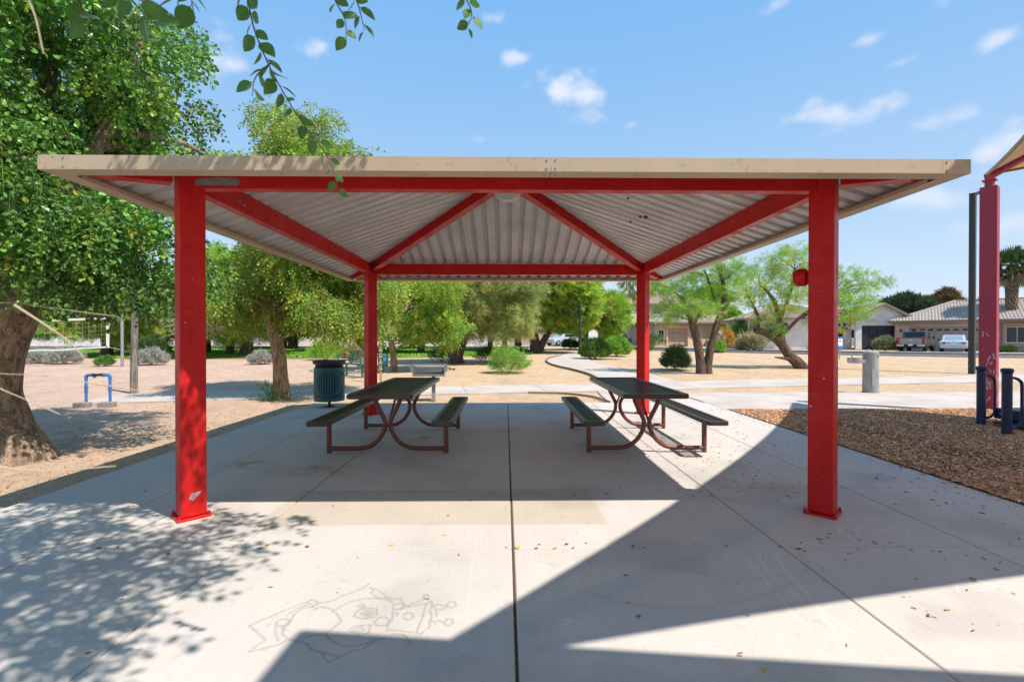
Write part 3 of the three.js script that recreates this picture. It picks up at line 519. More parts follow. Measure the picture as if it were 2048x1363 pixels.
  part('sticker', box(0.004, 0.012, 0.014, -a + 0.053, 2.722, 6.509 - 4.63), M.white, t);
  // chips and scratches in the red paint
  const chips = [], q = rngOf(17);
  for (let n = 0; n < 12; n++) { const s = 0.006 + q() * 0.02; chips.push(box(0.0024, s * 0.4, s, a - 0.0505, 2.67 + q() * 0.15, 2.2 - q() * 4.2, q() * 3)); }
  for (const [sx, sz] of [[-1, 1], [1, 1], [-1, -1], [1, -1]]) for (let n = 0; n < 4; n++) { const s = 0.004 + q() * 0.014, u = (q() - 0.5) * 0.15; chips.push(place(flat(new THREE.BoxGeometry(s, s * (0.3 + q()), 0.002)), 0, 0, 0, 0, 0, q() * 3).applyMatrix4(new THREE.Matrix4().makeTranslation(u, 0.25 + q() * 2, 0.0912)).applyMatrix4(new THREE.Matrix4().makeRotationY(-sx * Math.PI / 4)).applyMatrix4(new THREE.Matrix4().makeTranslation(sx * a, 0, sz * a))); }
  part('paint_chips', chips, M.scrape, t).userData.kind = 'stuff';
  const sc = new THREE.Shape(); [[-0.035, 0], [-0.005, -0.02], [0.04, 0.03], [0.05, 0.045], [0.02, 0.045], [-0.02, 0.038]].forEach(([x, y], i) => (i ? sc.lineTo(x, y) : sc.moveTo(x, y)));
  part('scrape', extr(sc, 0.0015).applyMatrix4(new THREE.Matrix4().makeTranslation(0, 0.17, 0.0908)).applyMatrix4(new THREE.Matrix4().makeRotationY(Math.PI / 4)).applyMatrix4(new THREE.Matrix4().makeTranslation(-a, 0, a)), M.scrape, t);
  // wasp mud and rust on the underside of the panels
  const mud = []; for (const [x, z, s] of [[1.25, 0.9, 0.035], [1.3, 0.86, 0.025], [1.18, 0.85, 0.02], [1.28, 0.75, 0.03], [1.5, 0.55, 0.018], [1.85, 0.1, 0.03], [1.8, 0.02, 0.02], [1.75, -0.3, 0.02], [1.55, 0.95, 0.02], [1.05, 1.2, 0.02]]) mud.push(place(flat(new THREE.SphereGeometry(s, 7, 5)), x, deckY(x) - 0.004, z));
  part('mud_nests', mud, M.barkDark, t).userData.kind = 'stuff';
  // ceiling lamp at the peak (switched off) and the round box on the front post
  const lamp = thing('ceiling_lamp', 'round glass ceiling lamp under the shelter peak', 'lamp', [SH.X, 3.30, SH.D]);
  part('lamp_base', lathe([[0, 0.24], [0.15, 0.24], [0.19, 0.2], [0.195, 0.12], [0.18, 0.115], [0, 0.115]], 36), M.white, lamp);
  part('lamp_glass', lathe([[0.175, 0.116], [0.17, 0.07], [0.13, 0.03], [0.07, 0.006], [0, 0]], 36), M.lampGlass, lamp);
  part('lamp_stem', cyl(0.03, 0.03, 0.15, 0, 0.31, 0), M.white, lamp);
  const al = thing('alarm_box', 'round red box fixed to the shaded front post', 'box', [SH.X + a - 0.088, 1.96, SH.D - a + 0.066], Math.PI / 4 + Math.PI);
  part('housing', place(lathe([[0, 0.10], [0.05, 0.10], [0.068, 0.09], [0.075, 0.07], [0.075, 0.02], [0.06, 0.0], [0, 0]], 28), 0, 0, 0, Math.PI / 2, 0, 0), M.red, al);
  part('bracket', box(0.06, 0.09, 0.03, 0, 0, -0.014), M.red, al);
}

// ---------------------------------------------------------------- picnic tables
function rounded(w, l, r) { const s = new THREE.Shape(), x = w / 2, y = l / 2; s.moveTo(-x + r, -y); s.lineTo(x - r, -y); s.quadraticCurveTo(x, -y, x, -y + r); s.lineTo(x, y - r); s.quadraticCurveTo(x, y, x - r, y); s.lineTo(-x + r, y); s.quadraticCurveTo(-x, y, -x, y - r); s.lineTo(-x, -y + r); s.quadraticCurveTo(-x, -y, -x + r, -y); return s; }
function rim(w, l, band, th) { const s = rounded(w, l, 0.05); s.holes.push(rounded(w - 2 * band, l - 2 * band, 0.02)); const g = extr(s, th, 0.006); g.rotateX(-Math.PI / 2); return g; }
function lattice(w, l, step, bw, th) { // expanded metal: two sets of slanted strips clipped to the opening
  const gs = [], k = 0.5; // dx per dz
  for (const dir of [-1, 1]) for (let c = -l; c < l + w; c += step) {
    const pts = []; // line x from -w/2 to w/2, z = c' + dir*k^-1... clipped in z
    let x0 = -w / 2, x1 = w / 2, z0 = -l / 2 + c - (dir > 0 ? w * k : 0), z1 = z0 + w * k; if (dir < 0) [z0, z1] = [z1, z0];
    const clip = (zl) => { const t = (zl - z0) / (z1 - z0); return [lerp(x0, x1, t), zl]; };
    let A = [x0, z0], B = [x1, z1];
    if (Math.max(A[1], B[1]) < -l / 2 || Math.min(A[1], B[1]) > l / 2) continue;
    for (const zl of [-l / 2, l / 2]) { const below = zl < 0; if (below ? A[1] < zl : A[1] > zl) A = clip(zl); if (below ? B[1] < zl : B[1] > zl) B = clip(zl); }
    if (Math.hypot(A[0] - B[0], A[1] - B[1]) < 0.01) continue;
    gs.push(bar(new THREE.Vector3(A[0], dir * 0.001, A[1]), new THREE.Vector3(B[0], dir * 0.001, B[1]), bw, th));
  }
  return gs;
}
const lat = { top: merge(lattice(0.66, 2.30, 0.046, 0.011, 0.006)), seat: merge(lattice(0.17, 2.33, 0.046, 0.011, 0.006)) };
const rims = { top: merge(rim(0.785, 2.44, 0.068, 0.045)), seat: merge(rim(0.265, 2.44, 0.05, 0.04)) };
function picnicTable(X, D, turn, label) {
  const t = thing('picnic_table', label, 'picnic table', [X, 0, D], turn, 'picnic tables under the shelter');
  const top = shared('table_top', rims.top, M.plastic, t, 0, 0.735, 0); shared('mesh_panel', lat.top, M.mesh, top, 0, 0.036, 0);
  for (const s of [-1, 1]) { const b = shared('bench_seat', rims.seat, M.plastic, t, s * 0.735, 0.415, 0); shared('mesh_panel', lat.seat, M.mesh, b, 0, 0.032, 0); }
  for (const z of [-0.8, 0.8]) {
    const f = part('cross_brace', box(0.62, 0.035, 0.05, 0, 0.716, z, 0, 0, 0, 0.008), M.brown, t);
    for (const s of [-1, 1]) {
      const P = (x, y) => new THREE.Vector3(s * x, y, z);
      part('leg', pipe([P(0.165, 0.72), P(0.145, 0.64), P(0.10, 0.54), P(0.045, 0.43), P(0.034, 0.37), P(0.05, 0.28), P(0.12, 0.165), P(0.225, 0.085), P(0.34, 0.06), P(0.48, 0.056), P(0.72, 0.056)], 0.028, 12, 60), M.brown, t);
      const p = part('bench_post', [cyl(0.031, 0.031, 0.40, s * 0.735, 0.202, z, 0, 0, 0, 18)], M.brown, t);
      part('seat_bracket', [box(0.16, 0.022, 0.045, s * 0.735, 0.405, z, 0, 0, 0, 0.006), box(0.10, 0.02, 0.04, s * 0.735, 0.386, z, 0, 0, 0, 0.006)], M.brown, p);
    }
  }
  for (const s of [-1, 1]) part('brace_rod', bar(new THREE.Vector3(s * 0.02, 0.40, s * 0.8), new THREE.Vector3(s * 0.02, 0.72, s * 0.35), 0.022, 0.022), M.brown, t);
  return t;
}
picnicTable(-1.49, 6.85, 0.004, 'brown mesh picnic table in full shade, nearer the trash can and grill');
picnicTable(1.80, 6.85, -0.006, 'brown mesh picnic table with one bench in the sun, nearer the mulch');

// ---------------------------------------------------------------- trash receptacle on a stalk
{
  const t = thing('trash_can', 'teal slatted steel trash can with dark lid behind the picnic table', 'trash can', [-3.73, 0, 10.17], 0.1);
  part('base_plate', [box(0.2, 0.012, 0.2, 0, 0.007, 0), cyl(0.03, 0.03, 0.17, 0, 0.09, 0)], M.black, t);
  const R = 0.305, liner = part('liner', lathe([[0, 0.15], [0.26, 0.15], [0.275, 0.17], [0.285, 0.82], [0.275, 0.82], [0.265, 0.18], [0, 0.17]], 40), M.black, t);
  const ring = (y0, y1, r0 = R) => lathe([[r0 - 0.006, y0], [r0, y0], [r0 + 0.004, (y0 + y1) / 2], [r0, y1], [r0 - 0.006, y1]], 56);
  part('bottom_ring', [ring(0.13, 0.20), lathe([[0, 0.13], [R, 0.13], [R, 0.137], [0, 0.137]], 40)], M.binGreen, t); part('top_ring', ring(0.745, 0.83), M.binGreen, t);
  const slat = flat(new THREE.BoxGeometry(0.034, 0.56, 0.006)); boxUV(slat);
  for (let k = 0; k < 36; k++) { const a = k / 36 * Math.PI * 2, o = shared('slat', slat, M.binGreen, t, Math.sin(a) * R, 0.472, Math.cos(a) * R); o.rotation.y = a; }
  const loop = []; for (let k = 0; k <= 48; k++) { const s = k / 48 * Math.PI * 2, a = 0.12 + 0.95 * Math.cos(s), y = 0.52 + 0.27 * Math.sin(s); loop.push(new THREE.Vector3(Math.sin(a) * (R + 0.002), y, Math.cos(a) * (R + 0.002))); }
  const band = []; for (let k = 0; k < 48; k++) { const A = loop[k], B = loop[k + 1], out = A.clone().setY(0).normalize(); band.push(bar(A, B, 0.05, 0.007, out)); }
  part('ring_motif', band, M.binGreen, t);
  part('lid', lathe([[0.20, 0.80], [0.275, 0.82], [0.285, 0.90], [0.318, 0.905], [0.332, 0.925], [0.332, 0.955], [0.30, 0.978], [0.22, 0.985], [0.19, 0.97], [0.18, 0.93], [0.2, 0.80]], 56), M.binLid, t);
}
// ---------------------------------------------------------------- charcoal grill
{
  const t = thing('charcoal_grill', 'grey steel park charcoal grill on a post beyond the picnic table', 'grill', [-1.79, -0.03, 11.25], 0.06);
  part('post', [box(0.085, 0.62, 0.085, 0.1, 0.31, 0, 0, 0, 0, 0.006)], M.steel, t);
  const fb = part('firebox', [box(0.72, 0.012, 0.40, 0, 0.60, 0), box(0.72, 0.19, 0.008, 0, 0.70, -0.2), box(0.008, 0.20, 0.40, -0.36, 0.70, 0), box(0.008, 0.20, 0.40, 0.36, 0.70, 0), box(0.72, 0.04, 0.008, 0, 0.625, 0.2)], M.steel, t);
  part('ash', box(0.69, 0.02, 0.37, 0, 0.617, 0), M.soot, fb);
  const rod = boxUV(flat(new THREE.CylinderGeometry(0.006, 0.006, 0.40, 8))); rod.rotateX(Math.PI / 2);
  const gr = part('grate_frame', [box(0.80, 0.016, 0.012, 0, 0.845, 0.2), box(0.80, 0.016, 0.012, 0, 0.845, -0.2), box(0.012, 0.03, 0.40, -0.37, 0.845, 0), box(0.012, 0.03, 0.40, 0.37, 0.845, 0), box(0.05, 0.17, 0.012, -0.385, 0.77, 0.2), box(0.05, 0.17, 0.012, 0.385, 0.77, 0.2), box(0.05, 0.17, 0.012, -0.385, 0.77, -0.2), box(0.05, 0.17, 0.012, 0.385, 0.77, -0.2)], M.steel, t);
  for (let k = 0; k < 27; k++) shared('grate_rod', rod, M.steel, gr, -0.338 + k * 0.026, 0.847, 0);
  for (const y of [0.70]) for (let k = 0; k < 25; k++) shared('grate_rod', rod, M.steel, gr, -0.318 + k * 0.0265, y, 0);
  part('handle', [pipe([new THREE.Vector3(0.38, 0.80, 0.1), new THREE.Vector3(0.46, 0.79, 0.14), new THREE.Vector3(0.50, 0.77, 0.05), new THREE.Vector3(0.47, 0.76, 0.0), new THREE.Vector3(0.53, 0.75, 0.1), new THREE.Vector3(0.58, 0.75, 0.12)], 0.009, 8, 30), place(flat(new THREE.SphereGeometry(0.025, 12, 8)), 0.585, 0.75, 0.12)], M.soot, t);
}
// ---------------------------------------------------------------- drinking fountain
{
  const t = thing('drinking_fountain', 'grey concrete drinking fountain column with side bowl beside the path', 'drinking fountain', [9.73, -0.02, 12.6]);
  part('column', [lathe([[0, 0], [0.2, 0], [0.2, 0.03], [0.183, 0.05], [0.178, 1.08], [0.165, 1.11], [0.10, 1.125], [0, 1.13]], 44)], M.fountain, t);
  part('access_panel', box(0.15, 0.42, 0.012, -0.02, 0.42, 0.175), M.fountain, t);
  const b = part('bowl', place(lathe([[0, 0], [0.13, 0.0], [0.16, 0.02], [0.165, 0.14], [0.15, 0.145], [0.14, 0.05], [0, 0.035]], 40), -0.44, 0.80, 0), M.steel, t);
  part('bowl_arm', box(0.34, 0.09, 0.17, -0.17, 0.845, 0, 0, 0, 0, 0.012), M.fountain, t);
  part('bubbler', [cyl(0.012, 0.012, 0.09, -0.54, 0.96, 0.05), cyl(0.02, 0.016, 0.03, -0.54, 1.0, 0.05)], M.chrome, b);
  part('push_button', cyl(0.025, 0.025, 0.03, -0.59, 0.88, 0.06, 0, 0, Math.PI / 2), M.chrome, b);
  const sp = part('top_spout', [cyl(0.035, 0.03, 0.05, 0.04, 1.14, 0.04), pipe([new THREE.Vector3(-0.1, 1.1, 0.02), new THREE.Vector3(-0.1, 1.16, 0.03), new THREE.Vector3(-0.07, 1.17, 0.05)], 0.012, 8, 12)], M.chrome, t);
  part('knob', cyl(0.035, 0.03, 0.03, 0.09, 1.02, 0.168, Math.PI / 2), M.chrome, t);
}
// ---------------------------------------------------------------- blue pipe assembly, wood pole, net
{
  const t = thing('backflow_pipe', 'blue backflow preventer pipe standing on two blocks in the dirt', 'pipe', [-8.85, -0.035, 10.5], 0.12);
  for (const s of [-1, 1]) { part('riser', [cyl(0.027, 0.027, 0.56, s * 0.235, 0.33, 0, 0, 0, 0, 16), cyl(0.037, 0.037, 0.05, s * 0.235, 0.42, 0, 0, 0, 0, 16), cyl(0.035, 0.035, 0.03, s * 0.235, 0.34, 0, 0, 0, 0, 16)], M.blue, t); part('elbow', pipe([new THREE.Vector3(s * 0.235, 0.59, 0), new THREE.Vector3(s * 0.233, 0.64, 0), new THREE.Vector3(s * 0.215, 0.672, 0), new THREE.Vector3(s * 0.17, 0.682, 0)], 0.033, 14, 16), M.blue, t); part('concrete_block', [box(0.30, 0.13, 0.16, s * 0.24, 0.04, 0.1, 0, s * 0.1, 0, 0.02)], M.block, t); }
  part('crosspipe', [cyl(0.027, 0.027, 0.40, 0, 0.682, 0, 0, 0, Math.PI / 2, 16), cyl(0.038, 0.038, 0.05, -0.1, 0.682, 0, 0, 0, Math.PI / 2, 16), cyl(0.038, 0.038, 0.05, 0.1, 0.682, 0, 0, 0, Math.PI / 2, 16)], M.blue, t);
  part('valve_handle', [box(0.03, 0.02, 0.12, 0.02, 0.66, 0.09, 0.5, -0.5, 0, 0.004), box(0.22, 0.025, 0.03, 0.0, 0.70, 0.03, 0, 0, 0.05, 0.005), cyl(0.014, 0.014, 0.1, 0.0, 0.69, 0.05, Math.PI / 2)], M.black, t);
  const p = thing('wood_pole', 'weathered grey wooden pole standing in the dirt', 'pole', [-9.95, -0.05, 12.95]);
  { const g = new THREE.CylinderGeometry(0.075, 0.088, 2.36, 20, 12); const a = g.attributes.position; for (let i = 0; i < a.count; i++) { const y = a.getY(i); const k = 1 + 0.08 * (noise3(a.getX(i) * 20, y * 1.5, a.getZ(i) * 20) - 0.5); a.setX(i, a.getX(i) * k + 0.02 * Math.sin(y)); a.setZ(i, a.getZ(i) * k); } g.computeVertexNormals(); g.translate(0, 1.18, 0); part('shaft', g, M.wood, p); }
  part('cap', cyl(0.088, 0.08, 0.02, 0.018, 2.37, 0), M.wood, p);
  const n = thing('volleyball_net', 'sagging white bordered volleyball net on grey posts behind the leaning trunk', 'net', [0, T(22), 22]);
  const tape = (pts, w) => { const gs = []; for (let i = 0; i + 1 < pts.length; i++) gs.push(bar(new THREE.Vector3(...pts[i]), new THREE.Vector3(...pts[i + 1]), 0.03, w)); return gs; };
  const topL = [], botL = []; for (let k = 0; k <= 12; k++) { const x = lerp(-25.5, -18.1, k / 12), s = Math.sin(k / 12 * Math.PI); topL.push([x, 2.16 - 0.12 * s, 0]); botL.push([x, 0.86 - 0.18 * s + 0.02 * Math.sin(k * 2), 0]); }
  part('top_tape', tape(topL, 0.09), M.white, n); part('bottom_tape', tape(botL, 0.07), M.white, n); part('side_tape', [bar(new THREE.Vector3(-18.1, 0.8, 0), new THREE.Vector3(-18.1, 2.2, 0), 0.12, 0.03, new THREE.Vector3(0, 0, 1))], M.white, n);
  const cords = []; for (let k = 1; k < 26; k++) { const t0 = k / 26 * 12, i = Math.min(11, Math.floor(t0)), f = t0 - i; const x = lerp(topL[i][0], topL[i + 1][0], f); cords.push(bar(new THREE.Vector3(x, lerp(botL[i][1], botL[i + 1][1], f), 0), new THREE.Vector3(x, lerp(topL[i][1], topL[i + 1][1], f), 0), 0.0028, 0.0028, new THREE.Vector3(0, 0, 1))); }
  for (let m = 1; m < 7; m++) for (let i = 0; i < 12; i++) cords.push(bar(new THREE.Vector3(topL[i][0], lerp(botL[i][1], topL[i][1], m / 7), 0), new THREE.Vector3(topL[i + 1][0], lerp(botL[i + 1][1], topL[i + 1][1], m / 7), 0), 0.0028, 0.0028));
  part('netting', cords, M.white, n).userData.kind = 'stuff';
  part('net_post', [cyl(0.06, 0.06, 2.4, -17.45, 1.15, 0)], M.steel, n); part('net_post', [cyl(0.06, 0.06, 2.4, -26.1, 1.15, 0)], M.steel, n);
  part('guy_cord', [bar(new THREE.Vector3(-18.1, 2.15, 0), new THREE.Vector3(-17.45, 2.2, 0), 0.012, 0.012), bar(new THREE.Vector3(-18.1, 0.85, 0), new THREE.Vector3(-17.45, 0.7, 0), 0.012, 0.012)], M.white, n);
}
// ---------------------------------------------------------------- green park bench, stake, waste station
{
  const t = thing('park_bench', 'green perforated steel park bench beside the path behind the shelter', 'bench', [-5.45, T(17.3) - 0.02, 17.3], -0.75);
  const panel = (w, h) => { const gs = []; for (let i = 0; i <= 8; i++) gs.push(box(w, 0.018, 0.012, 0, -h / 2 + h * i / 8, 0)); for (let i = 0; i <= 22; i++) gs.push(box(0.014, h, 0.010, -w / 2 + w * i / 22, 0, 0)); gs.push(box(w + 0.06, 0.04, 0.03, 0, h / 2, 0, 0, 0, 0, 0.008), box(w + 0.06, 0.04, 0.03, 0, -h / 2, 0, 0, 0, 0, 0.008), box(0.04, h, 0.03, -w / 2 - 0.01, 0, 0), box(0.04, h, 0.03, w / 2 + 0.01, 0, 0)); return merge(gs); };
  const b = shared('backrest', panel(1.45, 0.42), M.green, t, 0, 0.70, -0.24); b.rotation.x = -0.2;
  const s = shared('seat', panel(1.45, 0.42), M.green, t, 0, 0.44, 0.02); s.rotation.x = Math.PI / 2;
  for (const x of [-0.55, 0.55]) part('leg', [box(0.06, 0.44, 0.06, x, 0.22, 0), box(0.06, 0.05, 0.42, x, 0.415, 0), bar(new THREE.Vector3(x, 0.42, -0.19), new THREE.Vector3(x, 0.92, -0.29), 0.05, 0.05, new THREE.Vector3(0, 0, 1))], M.green, t);
  for (const x of [-0.78, 0.78]) part('armrest', pipe([new THREE.Vector3(x, 0.44, 0.2), new THREE.Vector3(x, 0.62, 0.2), new THREE.Vector3(x, 0.68, 0.12), new THREE.Vector3(x, 0.69, -0.2)], 0.02, 10, 20), M.green, t);
  const k = thing('tree_stake', 'thin wooden stake wound with rope beside rear post', 'stake', [-4.02, 0, 15.4]);
  part('shaft', [box(0.07, 1.95, 0.05, 0, 0.95, 0, 0.0, 0.2, 0.015)], M.stake, k);
  const rope = []; for (let i = 0; i < 7; i++) rope.push(place(flat(new THREE.TorusGeometry(0.055, 0.012, 6, 14)), 0, 0.45 + i * 0.2, 0, Math.PI / 2 + 0.25, 0, 0)); part('rope', rope, M.dryTwig, k);
  const w = thing('waste_station', 'green dog waste station with sign and small bin beside a trunk', 'waste station', [-4.75, T(18.6), 18.6], 0.25);
  part('post', box(0.06, 1.5, 0.06, 0, 0.75, 0), M.green, w); part('sign_panel', box(0.42, 0.42, 0.02, 0.03, 1.42, 0.045, 0, 0, 0, 0.01), M.green, w); part('dispenser', box(0.26, 0.22, 0.12, 0, 1.02, 0.09, 0, 0, 0, 0.02), M.binGreen, w);
  part('bin', lathe([[0, 0.22], [0.17, 0.22], [0.19, 0.30], [0.2, 0.66], [0.17, 0.72], [0, 0.74]], 28), M.binGreen, w); part('bin_label', box(0.13, 0.16, 0.01, 0.06, 0.5, 0.2, 0, 0.3, 0), M.blue, w);
}
// ---------------------------------------------------------------- shade canopies over the playground (mostly beyond the frame)
function canopy(label, corners, peak, bow, posts, arms) {
  const t = thing('shade_canopy', label, 'canopy', [0, 0, 0]);
  const C = corners.map(([X, Y, D]) => V(X, Y, D)), Pk = V(...peak), n = 14;
  C.forEach((A, k) => {
    const B = C[(k + 1) % C.length], a = [], mid = A.clone().add(B).multiplyScalar(0.5), inn = Pk.clone().sub(mid).setY(0).normalize();
    const P = (u, v) => { const e = A.clone().lerp(B, u).addScaledVector(inn, bow * 4 * u * (1 - u)); const q = e.lerp(Pk, v); q.y -= 0.12 * Math.sin(Math.PI * v) * (1 - v); return q; };
    for (let i = 0; i < n; i++) for (let j = 0; j < 8; j++) { const p = [P(i / n, j / 8), P((i + 1) / n, j / 8), P((i + 1) / n, (j + 1) / 8), P(i / n, (j + 1) / 8)]; for (const w of [0, 1, 2, 0, 2, 3]) a.push(p[w].x, p[w].y, p[w].z); }
    part('fabric_panel', tris(a), M.fabric, t);
    const hem = []; for (let i = 0; i < n; i++) hem.push(bar(P(i / n, 0), P((i + 1) / n, 0), 0.03, 0.05)); part('hem', hem, M.fabric, t);
    if (arms) part('rafter', bar(A.clone().add(new THREE.Vector3(0, -0.06, 0)), Pk.clone().add(new THREE.Vector3(0, -0.1, 0)), 0.09, 0.12), M.pinkPost, t);
  });
  for (const [X, D, h, y0, s, turn] of posts) {
    const p = part('post', box(s, h - y0, s, X, (h + y0) / 2, -D, 0, turn, 0, 0.008), M.pinkPost, t);
    part('post_head', [cyl(0.075, 0.075, 0.14, X, h + 0.06, -D), box(0.2, 0.02, 0.2, X, h + 0.13, -D, 0, turn, 0)], M.pinkPost, p);
  }
  return t;
}
{
  const t = canopy('tan shade canopy on a faded red post over the playground', [[9.11, 4.54, 8.95], [1.85, 3.9, 0.66], [10.87, 4.4, 1.99], [12.66, 4.2, 3.96]], [9.1, 5.7, 4.2], 0.32, [[9.43, 9.2, 4.38, 0.0, 0.25, 0.62], [12.95, 3.8, 4.05, 0, 0.25, 0], [11.1, 1.8, 4.25, 0, 0.25, 0]], true);
  const q = rngOf(92), sc = []; const turn = 0.62;
  for (let n = 0; n < 46; n++) { const s = 0.012 + q() * 0.05, onR = q() < 0.65, u = (q() - 0.5) * 0.2, y = 0.15 + Math.pow(q(), 1.3) * 1.45; sc.push(flat(new THREE.BoxGeometry(s * 0.5, s * (0.6 + 2.4 * q()), 0.0022)).applyMatrix4(new THREE.Matrix4().makeRotationZ((q() - 0.5) * 1.2)).applyMatrix4(new THREE.Matrix4().makeTranslation(u, y, 0.1252)).applyMatrix4(new THREE.Matrix4().makeRotationY(turn - (onR ? 0 : Math.PI / 2))).applyMatrix4(new THREE.Matrix4().makeTranslation(9.43, 0, -9.2))); }
  part('paint_scrapes', sc, M.scrape, t).userData.kind = 'stuff';
  canopy('second tan shade canopy overhead behind the camera', [[1.46, 4.2, 0.82], [9.5, 4.2, -0.02], [9.0, 4.2, -6.0], [0.9, 4.2, -5.6]], [5.2, 5.2, -2.6], 0.02, [[1.75, 0.45, 4.0, 0, 0.2, 0.1], [1.2, -5.2, 4.1, 0, 0.2, 0.1], [8.7, -5.6, 4.1, 0, 0.2, 0.1], [9.2, -0.4, 4.1, 0, 0.2, 0.1]], false);
}
// ---------------------------------------------------------------- playground step posts
{
  const t = thing('play_steps', 'navy steel play steps with capped handle posts in the mulch', 'play structure', [7.25, 0.03, 7.05]);
  const post = (x, z, h) => { const p = part('handle_post', [cyl(0.057, 0.057, h, x, h / 2, z, 0, 0, 0, 20)], M.navy, t); part('post_cap', place(lathe([[0, 0.045], [0.05, 0.045], [0.07, 0.03], [0.07, 0.005], [0.06, -0.02], [0.057, -0.03]], 24), x, h, z), M.navy, p); part('grab_bar', pipe([[x + 0.05, h - 0.09], [x + 0.13, h - 0.10], [x + 0.2, h - 0.15], [x + 0.215, h - 0.25], [x + 0.215, 0.30], [x + 0.2, 0.22], [x + 0.13, 0.17], [x + 0.05, 0.165]].map(([a, b]) => new THREE.Vector3(a, b, z)), 0.02, 10, 50), M.navy, p); };
  post(0.26, -0.39, 0.93); post(-0.20, 0.43, 0.95);
  const deck = part('step_deck', [box(1.1, 0.03, 0.78, 1.05, 0.30, -0.02), box(1.1, 0.16, 0.03, 1.05, 0.235, -0.40), box(1.1, 0.16, 0.03, 1.05, 0.235, 0.36), box(0.03, 0.16, 0.78, 0.5, 0.235, -0.02)], M.navy, t);
  for (const z of [-0.3, 0, 0.26]) part('bolt', cyl(0.014, 0.014, 0.012, 0.482, 0.24, z, 0, 0, Math.PI / 2, 10), M.steel, deck);
  part('lower_step', [box(0.5, 0.03, 0.7, 0.55, 0.12, 0.1, 0, 0, 0, 0.01)], M.navy, t);
}
// ---------------------------------------------------------------- poles and signs
{
  const t = thing('light_pole', 'tall dark square light pole with short arm near the houses', 'light pole', [17.9, T(18), 18.1]);
  part('shaft', box(0.23, 6.9, 0.18, 0, 3.42, 0, 0, 0.6, 0, 0.01), M.pole, t);
  part('arm', [bar(new THREE.Vector3(0.02, 6.82, 0), new THREE.Vector3(0.5, 6.98, -0.1), 0.09, 0.12)], M.pole, t);
  part('lamp_head', box(0.36, 0.12, 0.3, 0.66, 7.0, -0.12, 0, 0, 0.05, 0.02), M.pole, t);
  const l = thing('light_pole', 'slim black light pole beside the winding path near two bushes', 'light pole', [5.3, T(34), 34], 0); part('shaft', cyl(0.11, 0.07, 3.4, 0, 1.65, 0), M.pole, l); part('lamp_head', [cyl(0.13, 0.2, 0.2, 0, 3.42, 0), cyl(0.22, 0.02, 0.08, 0, 3.56, 0)], M.pole, l); part('base', cyl(0.16, 0.13, 0.25, 0, 0.12, 0), M.pole, l);
  const u = thing('street_pole', 'thin grey street pole behind the rear post of the shelter', 'pole', [15.6, T(52), 52]); part('shaft', cyl(0.1, 0.06, 7.2, 0, 3.6, 0), M.steel, u); part('arm', bar(new THREE.Vector3(0, 7.1, 0), new THREE.Vector3(-1.6, 7.5, 0), 0.06, 0.06), M.steel, u); part('lamp_head', box(0.6, 0.12, 0.25, -1.8, 7.5, 0, 0, 0, 0, 0.02), M.steel, u);
  const s = thing('arched_sign', 'blank white arched sign with dark frame above two round bushes', 'sign', [7.35, T(40), 40], 0.1);
  const arch = (w, h, o) => { const q = new THREE.Shape(); q.moveTo(-w / 2, o); q.lineTo(-w / 2, h - w / 2); q.absarc(0, h - w / 2, w / 2, Math.PI, 0, true); q.lineTo(w / 2, o); q.closePath(); return q; };
  const outer = arch(1.02, 1.92, 0); outer.holes.push(arch(0.86, 1.84, 0.55)); part('frame', extr(outer, 0.12), M.pole, s); part('panel', place(extr(arch(0.86, 1.84, 0.55), 0.05), 0, 0, 0.035), M.white, s);
  const b = thing('notice_sign', 'small blue and white notice sign on a thin post by the dark garage', 'sign', [19.55, T(27.7), 27.7], 0.1);
  part('post', box(0.06, 1.28, 0.04, 0, 0.6, 0), M.steel, b); const pl = part('plate', box(0.36, 0.78, 0.02, 0, 0.88, 0.03, 0, 0, 0, 0.004), M.blue, b); part('notice', box(0.30, 0.42, 0.006, 0, 0.95, 0.043), M.white, pl); part('red_mark', box(0.16, 0.05, 0.004, 0, 1.02, 0.049), M.red, pl);
}
// ---------------------------------------------------------------- fallen leaves on the pad
{
  const leaf = (() => { const a = [], P = [[0, 0, 0], [0.36, 0.06, 0.3], [0.42, 0.09, 0.55], [0.24, 0.05, 0.82], [0, 0.0, 1.02], [-0.24, 0.07, 0.82], [-0.42, 0.1, 0.55], [-0.36, 0.05, 0.3]]; const mid = [0, 0.01, 0.5]; for (let i = 0; i < 8; i++) a.push(...mid, ...P[i], ...P[(i + 1) % 8]); return boxUV(tris(a)); })();
  const r = rngOf(63), items = [];
  const add = (X, D, s) => items.push({ p: V(X, 0.004, D), q: new THREE.Quaternion().setFromEuler(new THREE.Euler((r() - 0.5) * 0.5, r() * 6.3, (r() - 0.5) * 0.5)), s: [s * (0.5 + r() * 0.6), s, s], c: [rgb([1, 1, 1]), rgb([1.6, 1.9, 0.9]), rgb([0.5, 0.35, 0.3]), rgb([0.95, 0.6, 0.6])][Math.floor(r() * 4)] });
  for (let n = 0; n < 40; n++) add(-3.8 + r() * 7.8, 1.8 + r() * 5, 0.022 + r() * 0.022);
  for (let n = 0; n < 30; n++) add(-3.6 + r() * 7, 3.23 + r() * 0.12, 0.018 + r() * 0.02);
  for (let n = 0; n < 120; n++) add(-4.2 + r() * 8.6, 4.6 + r() * 6, 0.012 + r() * 0.02);
  for (let n = 0; n < 700; n++) { const D = 4 + r() * 9; add(-4.5 - r() * 4.5, D, 0.015 + r() * 0.025); items[items.length - 1].p.y = -0.03; }
  copies('fallen_leaves', leaf, M.dryLeaf, items).userData = { kind: 'stuff', label: 'dry fallen leaves scattered over the concrete', category: 'leaves' };
}
